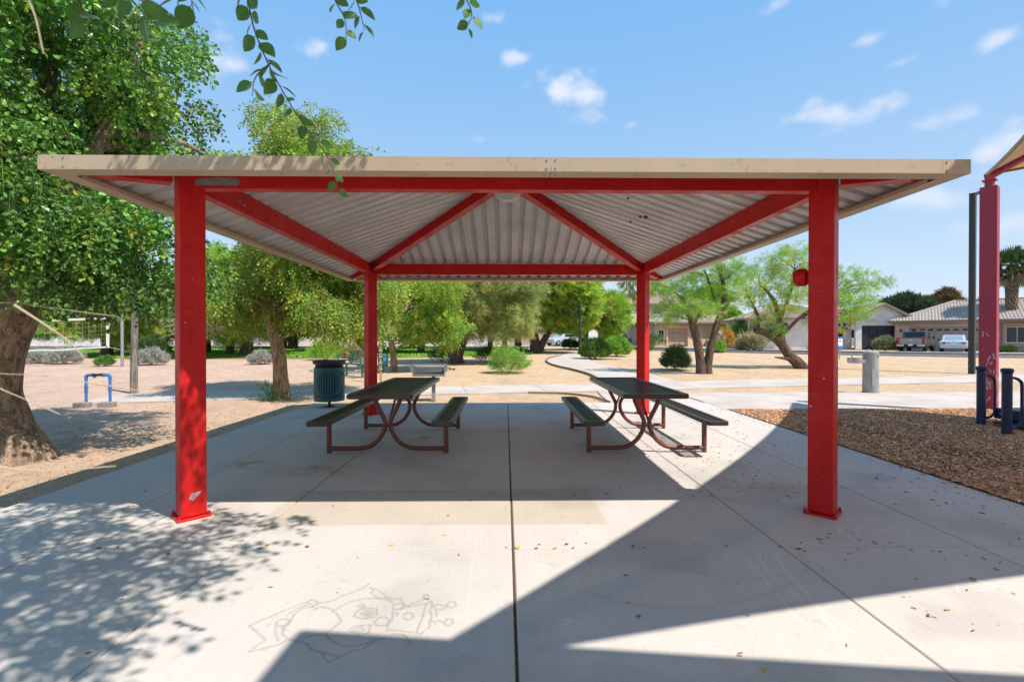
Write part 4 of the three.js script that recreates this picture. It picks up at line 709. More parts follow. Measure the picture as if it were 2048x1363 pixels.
// ---------------------------------------------------------------- leaves and sprays
const LF = {
  broad: leafMat([0.135, 0.335, 0.030], 0.28, 0.7, 0.6), olive: leafMat([0.35, 0.48, 0.06], 0.46, 0.75), lime: leafMat([0.31, 0.52, 0.05], 0.45, 0.8),
  feather: leafMat([0.29, 0.53, 0.06], 0.42, 0.85), grey: leafMat([0.43, 0.52, 0.18], 0.42, 0.9), bright: leafMat([0.31, 0.56, 0.05], 0.44, 0.85),
  deep: leafMat([0.17, 0.31, 0.045], 0.4, 0.85), pine: leafMat([0.035, 0.085, 0.028], 0.15, 0.9), pineBrown: leafMat([0.13, 0.095, 0.035], 0.15, 0.9),
  sage: leafMat([0.40, 0.40, 0.355], 0.15, 0.95), shrub: leafMat([0.17, 0.36, 0.06], 0.36, 0.85), shrubDark: leafMat([0.10, 0.19, 0.04], 0.3, 0.85),
  gold: leafMat([0.52, 0.30, 0.02], 0.3, 0.9), flower: leafMat([0.70, 0.13, 0.02], 0.2, 0.9), yucca: leafMat([0.30, 0.34, 0.16], 0.2, 0.85), straw: leafMat([0.50, 0.40, 0.24], 0.2, 0.95), palm: leafMat([0.11, 0.19, 0.05], 0.25, 0.7),
  near: leafMat([0.10, 0.24, 0.035], 0.42, 0.8, 0.5),
};
// one ovate leaf, base at the origin, tip along +y, folded on its midrib
function leafTris(L, Wd, fold, out, m) {
  const R = [[0, 0, 0], [0.30, 0.20, 1], [0.47, 0.45, 1], [0.36, 0.74, 1], [0, 1, 0]], mid = [[0, 0], [0, 0.33], [0, 0.66], [0, 1]];
  const v = new THREE.Vector3(), put = (x, y, z) => { v.set(x * Wd, y * L, z).applyMatrix4(m); out.push(v.x, v.y, v.z); };
  for (const s of [-1, 1]) {
    const e = R.map(([x, y, k]) => [s * x, y, k * fold]), c = [0, 0.45, 0];
    for (let i = 0; i < 4; i++) { const A = e[i], B = e[i + 1]; if (s > 0) { put(...c); put(...A); put(...B); } else { put(...c); put(...B); put(...A); } }
  }
}
function broadSpray(seed, n = 9, len = 0.30, L = 0.062, Wd = 0.055) {
  const r = rngOf(seed), a = [];
  for (let i = 0; i < n; i++) {
    const y = len * (0.12 + 0.88 * i / (n - 1)), az = i * 2.5 + r(), out = i === n - 1 ? 0.2 : 0.7 + r() * 0.7, s = 0.75 + r() * 0.45;
    const d = new THREE.Vector3(Math.sin(out) * Math.cos(az), Math.cos(out), Math.sin(out) * Math.sin(az));
    const m = new THREE.Matrix4().makeRotationFromQuaternion(pointAlong(d, r() * 6.3)); m.setPosition(d.x * 0.015, y, d.z * 0.015);
    leafTris(L * s, Wd * s, 0.009 * s, a, m);
  }
  const g = tris(a), t = flat(new THREE.CylinderGeometry(0.0012, 0.0028, len, 3, 1, true)); t.translate(0, len / 2, 0);
  return merge([g, t]);
}
function featherSpray(seed, n = 11, len = 0.42, L = 0.17, wd = 0.02) {  // pinnate leaves along a thin shoot
  const r = rngOf(seed), a = [], v = new THREE.Vector3();
  for (let i = 0; i < n; i++) {
    const y = len * (0.08 + 0.92 * i / (n - 1)), az = i * 2.4 + r() * 1.2, out = 0.6 + r() * 0.8, s = 0.7 + r() * 0.6;
    const d = new THREE.Vector3(Math.sin(out) * Math.cos(az), Math.cos(out), Math.sin(out) * Math.sin(az)), m = new THREE.Matrix4().makeRotationFromQuaternion(pointAlong(d, r() * 6.3)); m.setPosition(0, y, 0);
    for (let k = 0; k < 7; k++) for (const q of [-1, 1]) { const y0 = L * s * (0.1 + 0.13 * k), l = wd * s * (1.25 - 0.06 * k); for (const [x, yy, z] of [[0, y0, 0], [q * l * 1.2, y0 + l * 0.5, 0.004], [q * l * 0.9, y0 + l * 1.15, -0.002]]) { v.set(x, yy, z).applyMatrix4(m); a.push(v.x, v.y, v.z); } }
  }
  const t = flat(new THREE.CylinderGeometry(0.0015, 0.004, len, 3, 1, true)); t.translate(0, len / 2, 0);
  return merge([tris(a), t]);
}
function bladeSpray(seed, n = 14, L = 0.3, wd = 0.012, spread = 0.6) {
  const r = rngOf(seed), a = [];
  for (let i = 0; i < n; i++) { const az = r() * 6.3, o = spread * Math.sqrt(r()), l = L * (0.6 + 0.5 * r()), d = new THREE.Vector3(Math.sin(o) * Math.cos(az), Math.cos(o), Math.sin(o) * Math.sin(az)), s = new THREE.Vector3(-Math.sin(az), 0, Math.cos(az)).multiplyScalar(wd / 2), m = d.clone().multiplyScalar(l * 0.55), e = d.clone().multiplyScalar(l); e.y -= l * 0.06; a.push(-s.x * 0.6, 0, -s.z * 0.6, s.x * 0.6, 0, s.z * 0.6, m.x + s.x, m.y, m.z + s.z, m.x + s.x, m.y, m.z + s.z, m.x - s.x, m.y, m.z - s.z, -s.x * 0.6, 0, -s.z * 0.6, m.x - s.x, m.y, m.z - s.z, m.x + s.x, m.y, m.z + s.z, e.x, e.y, e.z); }
  return merge([tris(a)]);
}
const SP = { broad: broadSpray(1), broadSmall: broadSpray(2, 10, 0.34, 0.058, 0.042), broadFar: broadSpray(3, 9, 0.42, 0.10, 0.075), feather: featherSpray(4), featherFar: featherSpray(5, 9, 0.55, 0.26, 0.04), needle: bladeSpray(6, 16, 0.34, 0.016, 1.1), needleFar: bladeSpray(7, 14, 0.7, 0.05, 1.2), shrub: broadSpray(8, 11, 0.20, 0.034, 0.022), sage: broadSpray(9, 12, 0.17, 0.04, 0.022), upright: bladeSpray(10, 16, 0.34, 0.014, 0.5) };

// ---------------------------------------------------------------- trees
function limbGeo(pts, seg, rad, rough, seed) { // pts: [Vector3, radius]
  const c = new THREE.CatmullRomCurve3(pts.map((p) => p[0])), n = seg, F = c.computeFrenetFrames(n), pos = [], uv = [], idx = [], cum = c.getLengths(n);
  const reps = 0.5 * Math.max(1, Math.round(Math.max(...pts.map((p) => p[1])) * 2 * Math.PI / 0.5));
  const rAt = (t) => { const x = t * (pts.length - 1), i = Math.min(pts.length - 2, Math.floor(x)); return lerp(pts[i][1], pts[i + 1][1], x - i); };
  for (let i = 0; i <= n; i++) {
    const t = i / n, p = c.getPoint(t), R = rAt(t);
    for (let j = 0; j <= rad; j++) {
      const a = j / rad * Math.PI * 2, cx = Math.cos(a), sx = Math.sin(a), k = rough ? 1 + rough * (fbm(cx * 1.6 + 5, sx * 1.6 + 5, p.y * 1.7 + seed, 3) - 0.5) * 2 + rough * 0.5 * (noise3(cx * 5 + 9, sx * 5, p.y * 3.5 + seed) - 0.5) : 1;
      const N = F.normals[i].clone().multiplyScalar(cx).addScaledVector(F.binormals[i], sx);
      pos.push(p.x + N.x * R * k, p.y + N.y * R * k, p.z + N.z * R * k); uv.push(j / rad * reps, cum[i]);
    }
  }
  for (let i = 0; i < n; i++) for (let j = 0; j < rad; j++) { const a = i * (rad + 1) + j, b = a + rad + 1; idx.push(a, a + 1, b, a + 1, b + 1, b); }
  const g = new THREE.BufferGeometry(); g.setAttribute('position', new THREE.Float32BufferAttribute(pos, 3)); g.setAttribute('uv', new THREE.Float32BufferAttribute(uv, 2)); g.setIndex(idx); g.computeVertexNormals(); return g;
}
function blob(seed, c, R, n, cr, shell = 0.45) { // clumps spread through an ellipsoid
  const r = rngOf(seed), out = [];
  while (out.length < n) { const x = r() * 2 - 1, y = r() * 2 - 1, z = r() * 2 - 1, l = Math.hypot(x, y, z); if (l > 1 || l < shell) continue; const s = lerp(cr[0], cr[1], r()); out.push([c[0] + x * R[0], c[1] + y * R[1], c[2] + z * R[2], s]); }
  return out;
}
function foliage(parent, clumps, { spray, m, per, orient = 'out', scale = [0.8, 1.25], seed = 1, squash = 0.8, yellow = 0.12, dark = 0.25, density = 1 }, name = 'crown') {
  const r = rngOf(seed), items = [];
  for (const c of clumps) {
    const [cx, cy, cd, cr] = c, tint = 1 - dark + r() * dark * 1.6, warm = r(), n = Math.round(per * density * (cr / 0.6) ** 2);
    for (let i = 0; i < n; i++) {
      const u = r() * 2 - 1, a = r() * Math.PI * 2, w = Math.sqrt(1 - u * u), k = cr * Math.pow(r(), 0.42), o = new THREE.Vector3(w * Math.cos(a), u, w * Math.sin(a));
      const p = new THREE.Vector3(cx + o.x * k, cy + o.y * k * squash, -cd + o.z * k);
      const d = o.clone().multiplyScalar(orient === 'droop' ? 0.55 : 0.9).add(new THREE.Vector3(r() - 0.5, r() - 0.5, r() - 0.5).multiplyScalar(0.9));
      if (orient === 'droop') d.y -= 0.95; else if (orient === 'up') d.y += 0.9; else if (orient === 'flat') { d.y = d.y * 0.35 - 0.05; } else d.y -= 0.1;
      d.normalize();
      const b = tint * (0.78 + 0.44 * r()), y = r() < yellow * (0.5 + warm) ? 1.45 + 0.5 * r() : 1;
      items.push({ p, q: pointAlong(d, r() * 6.3), s: lerp(scale[0], scale[1], r()), c: rgb([b * y * (0.95 + 0.2 * warm), b * (y > 1 ? 1.12 : 1), b * (1.05 - 0.2 * warm)]) });
    }
  }
  return copies(name, spray, m, items, parent);
}
function tree({ name = 'tree', label, at, turn = 0, trunks, clumps, leaves, bark = M.bark, limbR = 0.055, rough = 0.12, rad = 14, seed = 1, group, sag = 0.12, limbs = true, category = 'tree' }) {
  const t = thing(name, label, category, [at[0], T(at[1]) - 0.05, at[1]], turn, group), r = rngOf(seed), nodes = [];
  trunks.forEach((tr, k) => {
    const pts = tr.map(([x, y, d, q]) => [new THREE.Vector3(x, y, -d), q]);
    part('trunk', limbGeo(pts, Math.max(16, tr.length * 9), rad, rough, seed + k * 7), bark, t, true);
    const c = new THREE.CatmullRomCurve3(pts.map((p) => p[0])); for (let i = 6; i <= 20; i++) { const u = i / 20, x = u * (pts.length - 1), j = Math.min(pts.length - 2, Math.floor(x)); nodes.push([c.getPoint(u), lerp(pts[j][1], pts[j + 1][1], x - j)]); }
  });
  if (limbs) for (const [x, y, d, s] of clumps) {
    const e = new THREE.Vector3(x, y, -d); let best, bs = 1e9;
    for (const n of nodes) { const q = n[0].distanceTo(e) + Math.max(0, n[0].y - e.y + 0.2) * 2; if (q < bs) { bs = q; best = n; } }
    const A = best[0], L = A.distanceTo(e), mid = A.clone().lerp(e, 0.5).add(new THREE.Vector3((r() - 0.5) * 0.25 * L, sag * L, (r() - 0.5) * 0.25 * L)), R = Math.min(best[1] * 0.75, limbR * (0.6 + 0.25 * L));
    part('branch', limbGeo([[A, R], [A.clone().lerp(mid, 0.55).add(new THREE.Vector3((r() - 0.5) * 0.1 * L, 0.03 * L, 0)), R * 0.8], [mid, R * 0.6], [mid.clone().lerp(e, 0.6).add(new THREE.Vector3(0, 0, (r() - 0.5) * 0.12 * L)), R * 0.35], [e, R * 0.14]], 12, 6, 0, 0), bark, t, true);
  }
  const list = [].concat(leaves); list.forEach((l, i) => foliage(t, l.clumps ?? clumps, { seed: seed + 50 + i, ...l }));
  return t;
}

// the big tree beside the shelter
{
  const lim = (h) => (h < 2.8 ? 2.25 : h < 4.6 ? lerp(1.95, 1.75, smooth(2.8, 3.6, h)) : lerp(1.85, 2.35, smooth(4.6, 5.4, h)));
  const cl = [...blob(102, [-0.4, 4.0, 0.7], [1.9, 2.1, 1.7], 32, [0.32, 0.55], 0.2), ...blob(103, [0.7, 2.9, -0.1], [1.2, 0.8, 1.0], 12, [0.38, 0.5], 0.1), ...blob(101, [0.0, 4.85, 0.3], [2.2, 2.4, 2.1], 78, [0.32, 0.56], 0.35), [0.9, 2.25, -0.4, 0.42], [1.45, 2.2, 0.0, 0.48], [1.75, 2.45, 0.5, 0.5], [0.45, 2.5, -0.7, 0.42], [-0.5, 2.6, -0.9, 0.5], [1.2, 2.8, -0.6, 0.55], [1.8, 2.95, 0.2, 0.5], [0.2, 3.1, -1.0, 0.55], [1.9, 3.5, -0.3, 0.5], [0.9, 3.5, -1.1, 0.55], [-0.6, 3.4, -1.2, 0.55], [2.0, 2.4, 1.2, 0.5], [1.0, 2.3, 1.2, 0.5], [2.2, 3.2, 1.3, 0.55], [1.3, 4.3, -1.2, 0.55], [0.2, 4.5, -1.5, 0.5], [1.0, 5.3, -1.3, 0.5], [2.0, 5.4, -0.5, 0.45], [-0.5, 5.6, -1.4, 0.5], [-0.9, 4.4, -1.3, 0.5]].filter(([x, h, d]) => !(x < 0.4 && h < 3.1 && d < 0.6)).filter(([x, h, d, q]) => x + 0.7 * q < lim(h) * (1 + 0.12 * Math.min(d, 0)));
  tree({ label: 'large leafy tree with thick leaning trunk beside the shelter', at: [-5.95, 5.87], seed: 11, bark: M.bark, rough: 0.2, rad: 28, limbR: 0.06, sag: 0.05,
    trunks: [[[0.0, -0.05, 0, 0.38], [-0.02, 0.12, 0, 0.30], [-0.1, 0.45, 0, 0.25], [-0.2, 0.9, 0, 0.225], [-0.16, 1.35, 0, 0.235], [-0.04, 1.75, 0, 0.24], [-0.08, 2.2, 0.05, 0.21], [-0.2, 2.8, 0.1, 0.2], [-0.15, 3.6, 0.2, 0.16], [0.1, 4.6, 0.3, 0.1], [0.2, 5.6, 0.3, 0.05]], [[-0.1, 2.0, 0, 0.16], [0.2, 2.6, -0.05, 0.14], [0.65, 3.3, 0, 0.11], [1.1, 4.2, 0.1, 0.08], [1.4, 5.2, 0.2, 0.04]], [[-0.15, 2.3, 0.1, 0.15], [-0.4, 3.2, -0.5, 0.11], [-0.5, 4.4, -0.8, 0.07], [-0.3, 5.4, -0.9, 0.04]]],
    clumps: cl, leaves: [{ spray: SP.broad, m: LF.broad, per: 165, orient: 'droop', yellow: 0.05, dark: 0.5, scale: [0.45, 1.25] }, { spray: SP.broadSmall, m: LF.lime, per: 9, orient: 'droop', yellow: 0.3 }] });
}
// the drooping tree behind the trash can
{
  const cl = [...blob(121, [0.2, 4.75, 0.3], [2.15, 2.4, 1.8], 58, [0.4, 0.7]), ...blob(122, [0.5, 2.6, 0.3], [2.2, 0.9, 1.7], 34, [0.4, 0.6], 0.2), [-1.3, 2.2, -0.2, 0.45], [-0.9, 1.9, 0.4, 0.4], [1.7, 2.0, 0.2, 0.5], [2.1, 1.9, 0.6, 0.45], [1.1, 2.2, -0.5, 0.5]];
  tree({ label: 'drooping olive green tree with pale peeling trunk behind the trash can', at: [-5.5, 11.8], seed: 12, bark: M.barkPale, rough: 0.14, rad: 20, limbR: 0.05,
    trunks: [[[0.0, -0.05, 0, 0.27], [0, 0.15, 0, 0.20], [-0.02, 0.65, 0, 0.165], [-0.1, 1.3, 0, 0.15], [-0.26, 1.95, 0, 0.145], [-0.4, 2.5, 0.05, 0.125], [-0.68, 3.1, 0.1, 0.11], [-0.9, 4.2, 0.2, 0.08], [-0.8, 5.4, 0.2, 0.04]], [[-0.3, 2.1, 0, 0.11], [0.1, 2.9, 0.1, 0.09], [0.6, 4.0, 0.2, 0.07], [1.0, 5.4, 0.3, 0.04]], [[-0.3, 2.2, 0, 0.09], [0.6, 3.0, 0, 0.07], [1.5, 4.2, 0.2, 0.04]]],
    clumps: cl, leaves: [{ spray: SP.broadSmall, m: LF.olive, per: 105, orient: 'droop', scale: [0.8, 1.4], yellow: 0.07, dark: 0.3 }, { spray: SP.broadSmall, m: LF.bright, per: 45, orient: 'droop', scale: [0.8, 1.3], yellow: 0.2 }] });
  const s = thing('sucker_shoot', 'small leafy sucker shoots at the foot of the peeling trunk', 'shoots', [-5.72, -0.04, 11.6]); foliage(s, [[0, 0.16, 0, 0.2], [0.1, 0.1, -0.1, 0.16]], { spray: SP.shrub, m: LF.shrub, per: 260, orient: 'up', seed: 7 }, 'foliage'); part('stem', [cyl(0.006, 0.004, 0.22, 0, 0.1, 0, 0.2), cyl(0.006, 0.004, 0.2, 0.05, 0.1, 0.02, -0.2, 0, 0.3)], M.twig, s);
}
// trees behind the shelter, left to right
tree({ label: 'yellow green tree with slim trunk behind the grill', at: [-4.5, 19.4], seed: 13, bark: M.barkPale, limbR: 0.045, trunks: [[[0, 0, 0, 0.16], [-0.03, 0.5, 0, 0.125], [-0.14, 1.25, 0, 0.115], [-0.3, 2.1, 0, 0.1], [-0.1, 3.4, 0, 0.07], [0.4, 4.6, 0, 0.04]], [[-0.16, 1.3, 0, 0.09], [0.3, 2.3, 0.1, 0.07], [1.0, 3.4, 0.2, 0.04]]],
  clumps: [...blob(131, [0.9, 3.6, 0], [2.0, 2.1, 1.7], 34, [0.45, 0.75]), ...blob(132, [1.6, 1.9, -0.3], [1.5, 0.6, 1.0], 12, [0.35, 0.5], 0.2), [0.3, 1.5, 0.2, 0.35], [2.2, 1.2, 0, 0.35]], leaves: [{ spray: SP.broadFar, m: LF.lime, per: 70, orient: 'droop', scale: [0.6, 1.0], yellow: 0.12 }, { spray: SP.broadFar, m: LF.bright, per: 40, orient: 'droop', scale: [0.6, 1.0], yellow: 0.1 }] });
tree({ label: 'grey green spreading tree with dark forked trunk beyond the grill', at: [-2.45, 24], seed: 14, bark: M.barkDark, limbR: 0.06, rough: 0.16, trunks: [[[0, 0, 0, 0.42], [-0.05, 0.4, 0, 0.33], [-0.1, 1.0, 0, 0.3], [-0.3, 1.9, 0, 0.2], [-0.5, 3.0, 0, 0.12], [-0.4, 4.4, 0, 0.06]], [[0.1, 0.5, 0, 0.25], [0.4, 1.3, 0, 0.2], [0.85, 2.3, 0, 0.15], [1.2, 3.4, 0, 0.1], [1.6, 4.8, 0, 0.05]], [[-0.1, 1.0, 0, 0.16], [-0.55, 2.2, 0.2, 0.1], [-0.9, 3.4, 0.2, 0.05]]],
  clumps: [...blob(141, [1.5, 4.2, 0], [2.8, 2.2, 2.4], 46, [0.55, 0.9]), ...blob(142, [1.9, 2.5, -0.4], [2.3, 0.9, 1.4], 26, [0.4, 0.6], 0.1)], leaves: [{ spray: SP.feather, m: LF.grey, per: 90, orient: 'droop', scale: [0.8, 1.4], yellow: 0.15, dark: 0.15 }, { spray: SP.feather, m: LF.olive, per: 25, scale: [0.8, 1.3] }] });
tree({ label: 'bright green tree with wide forked trunk by the winding path', at: [2.45, 37], seed: 15, bark: M.barkDark, limbR: 0.08, rough: 0.15, trunks: [[[-0.1, 0, 0, 0.5], [-0.15, 0.6, 0, 0.4], [-0.3, 1.8, 0, 0.34], [-0.4, 3.0, 0, 0.26], [-0.5, 5.0, 0, 0.12]], [[0.15, 0.2, 0, 0.32], [0.6, 1.1, 0, 0.24], [1.3, 2.2, 0, 0.2], [2.0, 3.6, 0, 0.14], [2.6, 5.2, 0, 0.07]], [[-0.3, 1.9, 0, 0.2], [-1.2, 3.2, 0, 0.14], [-1.8, 4.6, 0, 0.07]]],
  clumps: [...blob(151, [1.3, 5.4, 0], [3.3, 2.6, 3.0], 44, [0.8, 1.25]), ...blob(152, [2.2, 3.4, 0], [2.5, 1.2, 1.8], 24, [0.6, 0.9], 0.1)], leaves: [{ spray: SP.featherFar, m: LF.bright, per: 55, orient: 'flat', scale: [0.9, 1.5], yellow: 0.25 }, { spray: SP.featherFar, m: LF.deep, per: 26, scale: [0.9, 1.4] }] });
const slim = (X, D, seed, label, top, rr, leaf) => tree({ name: 'slim_tree', label, at: [X, D], seed, bark: M.barkDark, limbs: true, limbR: 0.05, trunks: [[[0, 0, 0, rr * 1.25], [0.02, 0.6, 0, rr], [0.05, 2.2, 0, rr * 0.9], [0.0, 4.2, 0, rr * 0.5], [0.1, top - 0.6, 0, 0.05]]], clumps: blob(seed * 7, [0.1, top - 2.2, 0], [2.2, 2.2, 1.9], 18, [0.7, 1.1]), leaves: [{ spray: SP.featherFar, m: leaf, per: 48, scale: [0.9, 1.5] }], group: 'slim trees on the lawn' });
slim(-1.35, 42, 21, 'slim dark trunk tree on the lawn, nearest the grey green tree', 6.4, 0.24, LF.deep); slim(-0.1, 45, 22, 'slim dark trunk tree on the lawn, second of three', 6.8, 0.26, LF.grey); slim(1.05, 41, 23, 'slim dark trunk tree on the lawn, nearest the wide forked tree', 6.2, 0.3, LF.deep);
// two feathery desert trees on the sunny side
{
  const cl = [[-1.25, 2.45, 0, 0.52], [-0.75, 2.55, -0.3, 0.55], [-0.2, 2.45, -0.4, 0.5], [-1.6, 2.2, 0.2, 0.38], [-1.0, 3.0, 0.2, 0.5], [-0.4, 3.3, 0, 0.55], [0.5, 3.2, 0.3, 0.5], [1.0, 3.4, 0, 0.55], [0.2, 3.9, 0.2, 0.6], [-0.7, 3.9, 0.2, 0.55], [1.3, 3.9, 0.2, 0.5], [0.7, 4.2, -0.3, 0.5], [-1.5, 3.3, 0, 0.4], [0.15, 2.6, 0.5, 0.4], [-1.9, 3.5, 0.1, 0.35], [1.5, 2.9, 0.3, 0.35]];
  tree({ name: 'mesquite_tree', label: 'feathery desert tree with V shaped trunk near the houses', at: [7.65, 18.3], seed: 16, bark: M.barkDark, limbR: 0.04, rough: 0.16, rad: 18, trunks: [[[-0.1, -0.05, 0, 0.22], [-0.14, 0.3, 0, 0.17], [-0.22, 1.0, 0, 0.16], [-0.45, 1.9, 0, 0.14], [-0.62, 2.3, 0, 0.11], [-0.8, 2.9, 0.1, 0.06]], [[0.12, -0.05, 0, 0.2], [0.14, 0.3, 0, 0.16], [0.26, 1.0, 0, 0.14], [0.52, 1.95, 0, 0.13], [0.78, 2.85, 0, 0.11], [0.72, 3.5, 0, 0.07], [0.5, 4.3, 0.1, 0.04]], [[-0.45, 1.9, 0, 0.08], [-0.1, 2.4, -0.1, 0.06], [0.2, 2.6, -0.2, 0.035]], [[0.62, 2.3, 0, 0.07], [0.3, 3.2, 0, 0.055], [0.0, 4.0, 0, 0.03]]],
    clumps: cl, leaves: [{ spray: SP.feather, m: LF.feather, per: 120, orient: 'flat', scale: [0.55, 1.0], squash: 0.6, yellow: 0.2 }] });
  const c2 = [[-2.1, 3.75, 0, 0.5], [-1.6, 4.3, 0.2, 0.55], [-1.2, 3.5, -0.2, 0.5], [-0.8, 4.7, 0, 0.55], [-0.4, 4.2, 0.2, 0.55], [-0.2, 5.1, 0.1, 0.5], [-0.9, 2.7, -0.3, 0.55], [-0.3, 3.2, -0.3, 0.55], [0.5, 3.6, 0, 0.55], [0.5, 4.6, 0, 0.5], [1.2, 3.1, 0, 0.6], [1.8, 2.5, -0.2, 0.6], [2.2, 3.1, 0, 0.5], [2.6, 3.6, 0.1, 0.4], [1.5, 3.9, 0.1, 0.45], [1.1, 2.0, -0.2, 0.5], [-1.5, 2.1, -0.1, 0.4], [-1.2, 1.7, 0, 0.38], [2.5, 2.3, 0, 0.4], [3.1, 3.5, 0.1, 0.3], [3.5, 3.75, 0.1, 0.26], [2.9, 2.9, 0, 0.36], [3.0, 4.0, 0.1, 0.3], [2.0, 4.2, 0.1, 0.36], [-2.5, 3.2, 0, 0.4], [-1.7, 3.0, 0.2, 0.45]];
  tree({ name: 'mesquite_tree', label: 'leaning feathery desert tree with bent trunk behind the shaded front post', at: [12.75, 20.5], seed: 17, bark: M.barkDark, limbR: 0.035, rough: 0.16, rad: 18, trunks: [[[0.1, -0.05, 0, 0.3], [-0.12, 0.25, 0, 0.24], [-0.48, 0.6, 0, 0.2], [-0.9, 1.15, 0, 0.18], [-1.4, 1.5, 0, 0.16], [-1.88, 1.66, 0, 0.15], [-1.98, 1.7, 0, 0.1]], [[-0.75, 0.95, 0, 0.15], [-0.85, 1.6, 0, 0.13], [-0.95, 2.3, 0, 0.11], [-1.2, 3.0, 0, 0.08], [-1.75, 3.7, 0.1, 0.04]], [[-1.9, 1.66, 0, 0.09], [-1.78, 2.05, 0, 0.075], [-2.1, 2.8, 0, 0.05], [-2.4, 3.4, 0, 0.03]], [[-0.92, 2.1, 0, 0.09], [-0.5, 3.1, 0, 0.07], [-0.2, 4.3, 0.1, 0.04]], [[-0.7, 1.5, 0.1, 0.08], [0.4, 2.5, 0.1, 0.06], [1.5, 3.0, 0.1, 0.035]], [[-0.1, 0.2, 0, 0.14], [-0.6, 0.42, -0.1, 0.08], [-1.2, 0.5, -0.15, 0.025]]],
    clumps: c2, leaves: [{ spray: SP.feather, m: LF.feather, per: 95, orient: 'flat', scale: [0.55, 1.05], squash: 0.65, yellow: 0.22 }, { spray: SP.feather, m: LF.lime, per: 22, orient: 'flat', scale: [0.6, 1.0], squash: 0.6, yellow: 0.4 }] });
  tree({ name: 'willow_acacia', label: 'thin weeping grey tree behind the rear post near the street', at: [7.6, 26.5], seed: 18, bark: M.greyTwig, limbR: 0.03, trunks: [[[0, 0, 0, 0.09], [0.1, 1.5, 0, 0.07], [0.3, 3.2, 0, 0.05], [0.2, 5.0, 0, 0.02]]], clumps: [[-0.8, 4.4, 0, 0.45], [-0.2, 4.9, 0, 0.5], [0.5, 4.7, 0, 0.5], [0.9, 4.2, 0, 0.45], [0.3, 4.1, 0, 0.4], [-0.6, 3.8, 0, 0.3]], leaves: [{ spray: SP.upright, m: LF.grey, per: 70, orient: 'droop', scale: [1.2, 2.2], yellow: 0 }] });
}
// background trees on the dirt and lawn at the far side
const far = (label, X, D, c, R, n, m1, m2, seed, tr = 0.3, spray = SP.featherFar, sc = [1.0, 1.7], o = 'out') => tree({ name: 'park_tree', label, at: [X, D], seed, bark: M.barkDark, limbR: 0.08, trunks: [[[0, 0, 0, tr * 1.25], [0.05, 0.7, 0, tr], [-0.1, 1.8, 0, tr * 0.85], [c[0] * 0.4, c[1], 0, tr * 0.35]], [[0, 1.0, 0, tr * 0.6], [0.5, 2.2, 0, tr * 0.45], [c[0] * 0.5 + 0.8, c[1] * 0.95, 0, tr * 0.2]]], clumps: blob(seed * 3, c, R, n, [0.75, 1.2]), leaves: [{ spray, m: m1, per: 46, scale: sc, orient: o, yellow: 0.2 }, { spray, m: m2, per: 24, scale: sc, orient: o }], group: 'park trees beyond the dirt' });
far('yellow green round tree right behind the volleyball net', -25.6, 31, [0, 3.0, 0], [2.6, 1.7, 2.2], 24, LF.lime, LF.olive, 31);
far('dark leafy tree between the net and the wooden pole', -22.4, 36, [0.5, 3.4, 0], [2.8, 2.0, 2.4], 24, LF.olive, LF.deep, 32);
far('tall green tree far behind the wooden pole', -19.5, 44, [0, 4.8, 0], [3.4, 3.0, 3], 26, LF.bright, LF.deep, 33, 0.4);
far('broad tree with stout dark trunk on the lawn edge', -16.7, 31, [0.2, 4.0, 0], [2.6, 2.2, 2.3], 24, LF.bright, LF.olive, 34, 0.36);
far('low dark pine like tree beside the stout trunk', -19.2, 33.5, [0, 3.0, 0], [1.9, 1.1, 1.7], 16, LF.deep, LF.olive, 35, 0.24, SP.needleFar, [0.6, 1.0]);
far('tall tree whose crown fills the gap behind the peeling trunk', -11.5, 38, [0.5, 5.2, 0], [3.6, 3.2, 3], 30, LF.bright, LF.deep, 36, 0.3);
far('green tree on the lawn behind the red flowers', -9.0, 46, [0.3, 4.4, 0], [3.2, 2.8, 3], 24, LF.lime, LF.bright, 37, 0.28);
far('leafy tree on the lawn left of the slim trunks', -6.2, 35, [0.2, 4.3, 0], [2.6, 2.2, 2.3], 22, LF.bright, LF.deep, 38, 0.24);
far('shady tree far across the lawn beside the white wall', -24, 52, [0, 4.0, 0], [3.6, 2.6, 3], 22, LF.deep, LF.olive, 39, 0.3);
far('dark tree by the far street beyond the net', -34, 46, [0, 4.2, 0], [4, 2.6, 3], 24, LF.olive, LF.deep, 40, 0.3);
far('large tree at the far edge of the dirt', -42, 42, [0, 4.4, 0], [4.5, 3.0, 3.4], 26, LF.bright, LF.deep, 41, 0.35);
far('green tree across the far street behind the peeling trunk', -31, 62, [0, 5.4, 0], [5, 3.8, 4], 24, LF.deep, LF.bright, 42, 0.3, SP.featherFar, [1.6, 2.4]);
far('wide tree across the far street behind the trash can', -18, 66, [0, 5.4, 0], [5.4, 3.8, 4], 24, LF.bright, LF.deep, 43, 0.3, SP.featherFar, [1.6, 2.4]);
far('wide tree across the far street behind the grill', -4, 67, [0, 5.4, 0], [5.4, 3.6, 4], 24, LF.deep, LF.olive, 44, 0.3, SP.featherFar, [1.6, 2.4]);
far('tree on the curve of the street beyond the black light pole', 8.3, 44, [0.2, 3.6, 0], [2.0, 1.7, 1.7], 18, LF.lime, LF.bright, 45, 0.26);
far('grey green tree at the far end of the street', 14.6, 72, [0, 4.0, 0], [3.0, 2.6, 2.4], 18, LF.grey, LF.deep, 46, 0.26, SP.featherFar, [1.3, 2.0]);
far('round dark green tree in a front yard by the far street', 16.8, 66, [0, 2.6, 0], [2.3, 1.5, 2.0], 18, LF.bright, LF.shrubDark, 47, 0.24, SP.featherFar, [1.0, 1.6]);
far('green yard tree between the far houses', 20.2, 78, [0, 3.8, 0], [3.0, 2.6, 2.4], 18, LF.bright, LF.deep, 48, 0.25, SP.featherFar, [1.3, 2.0]);
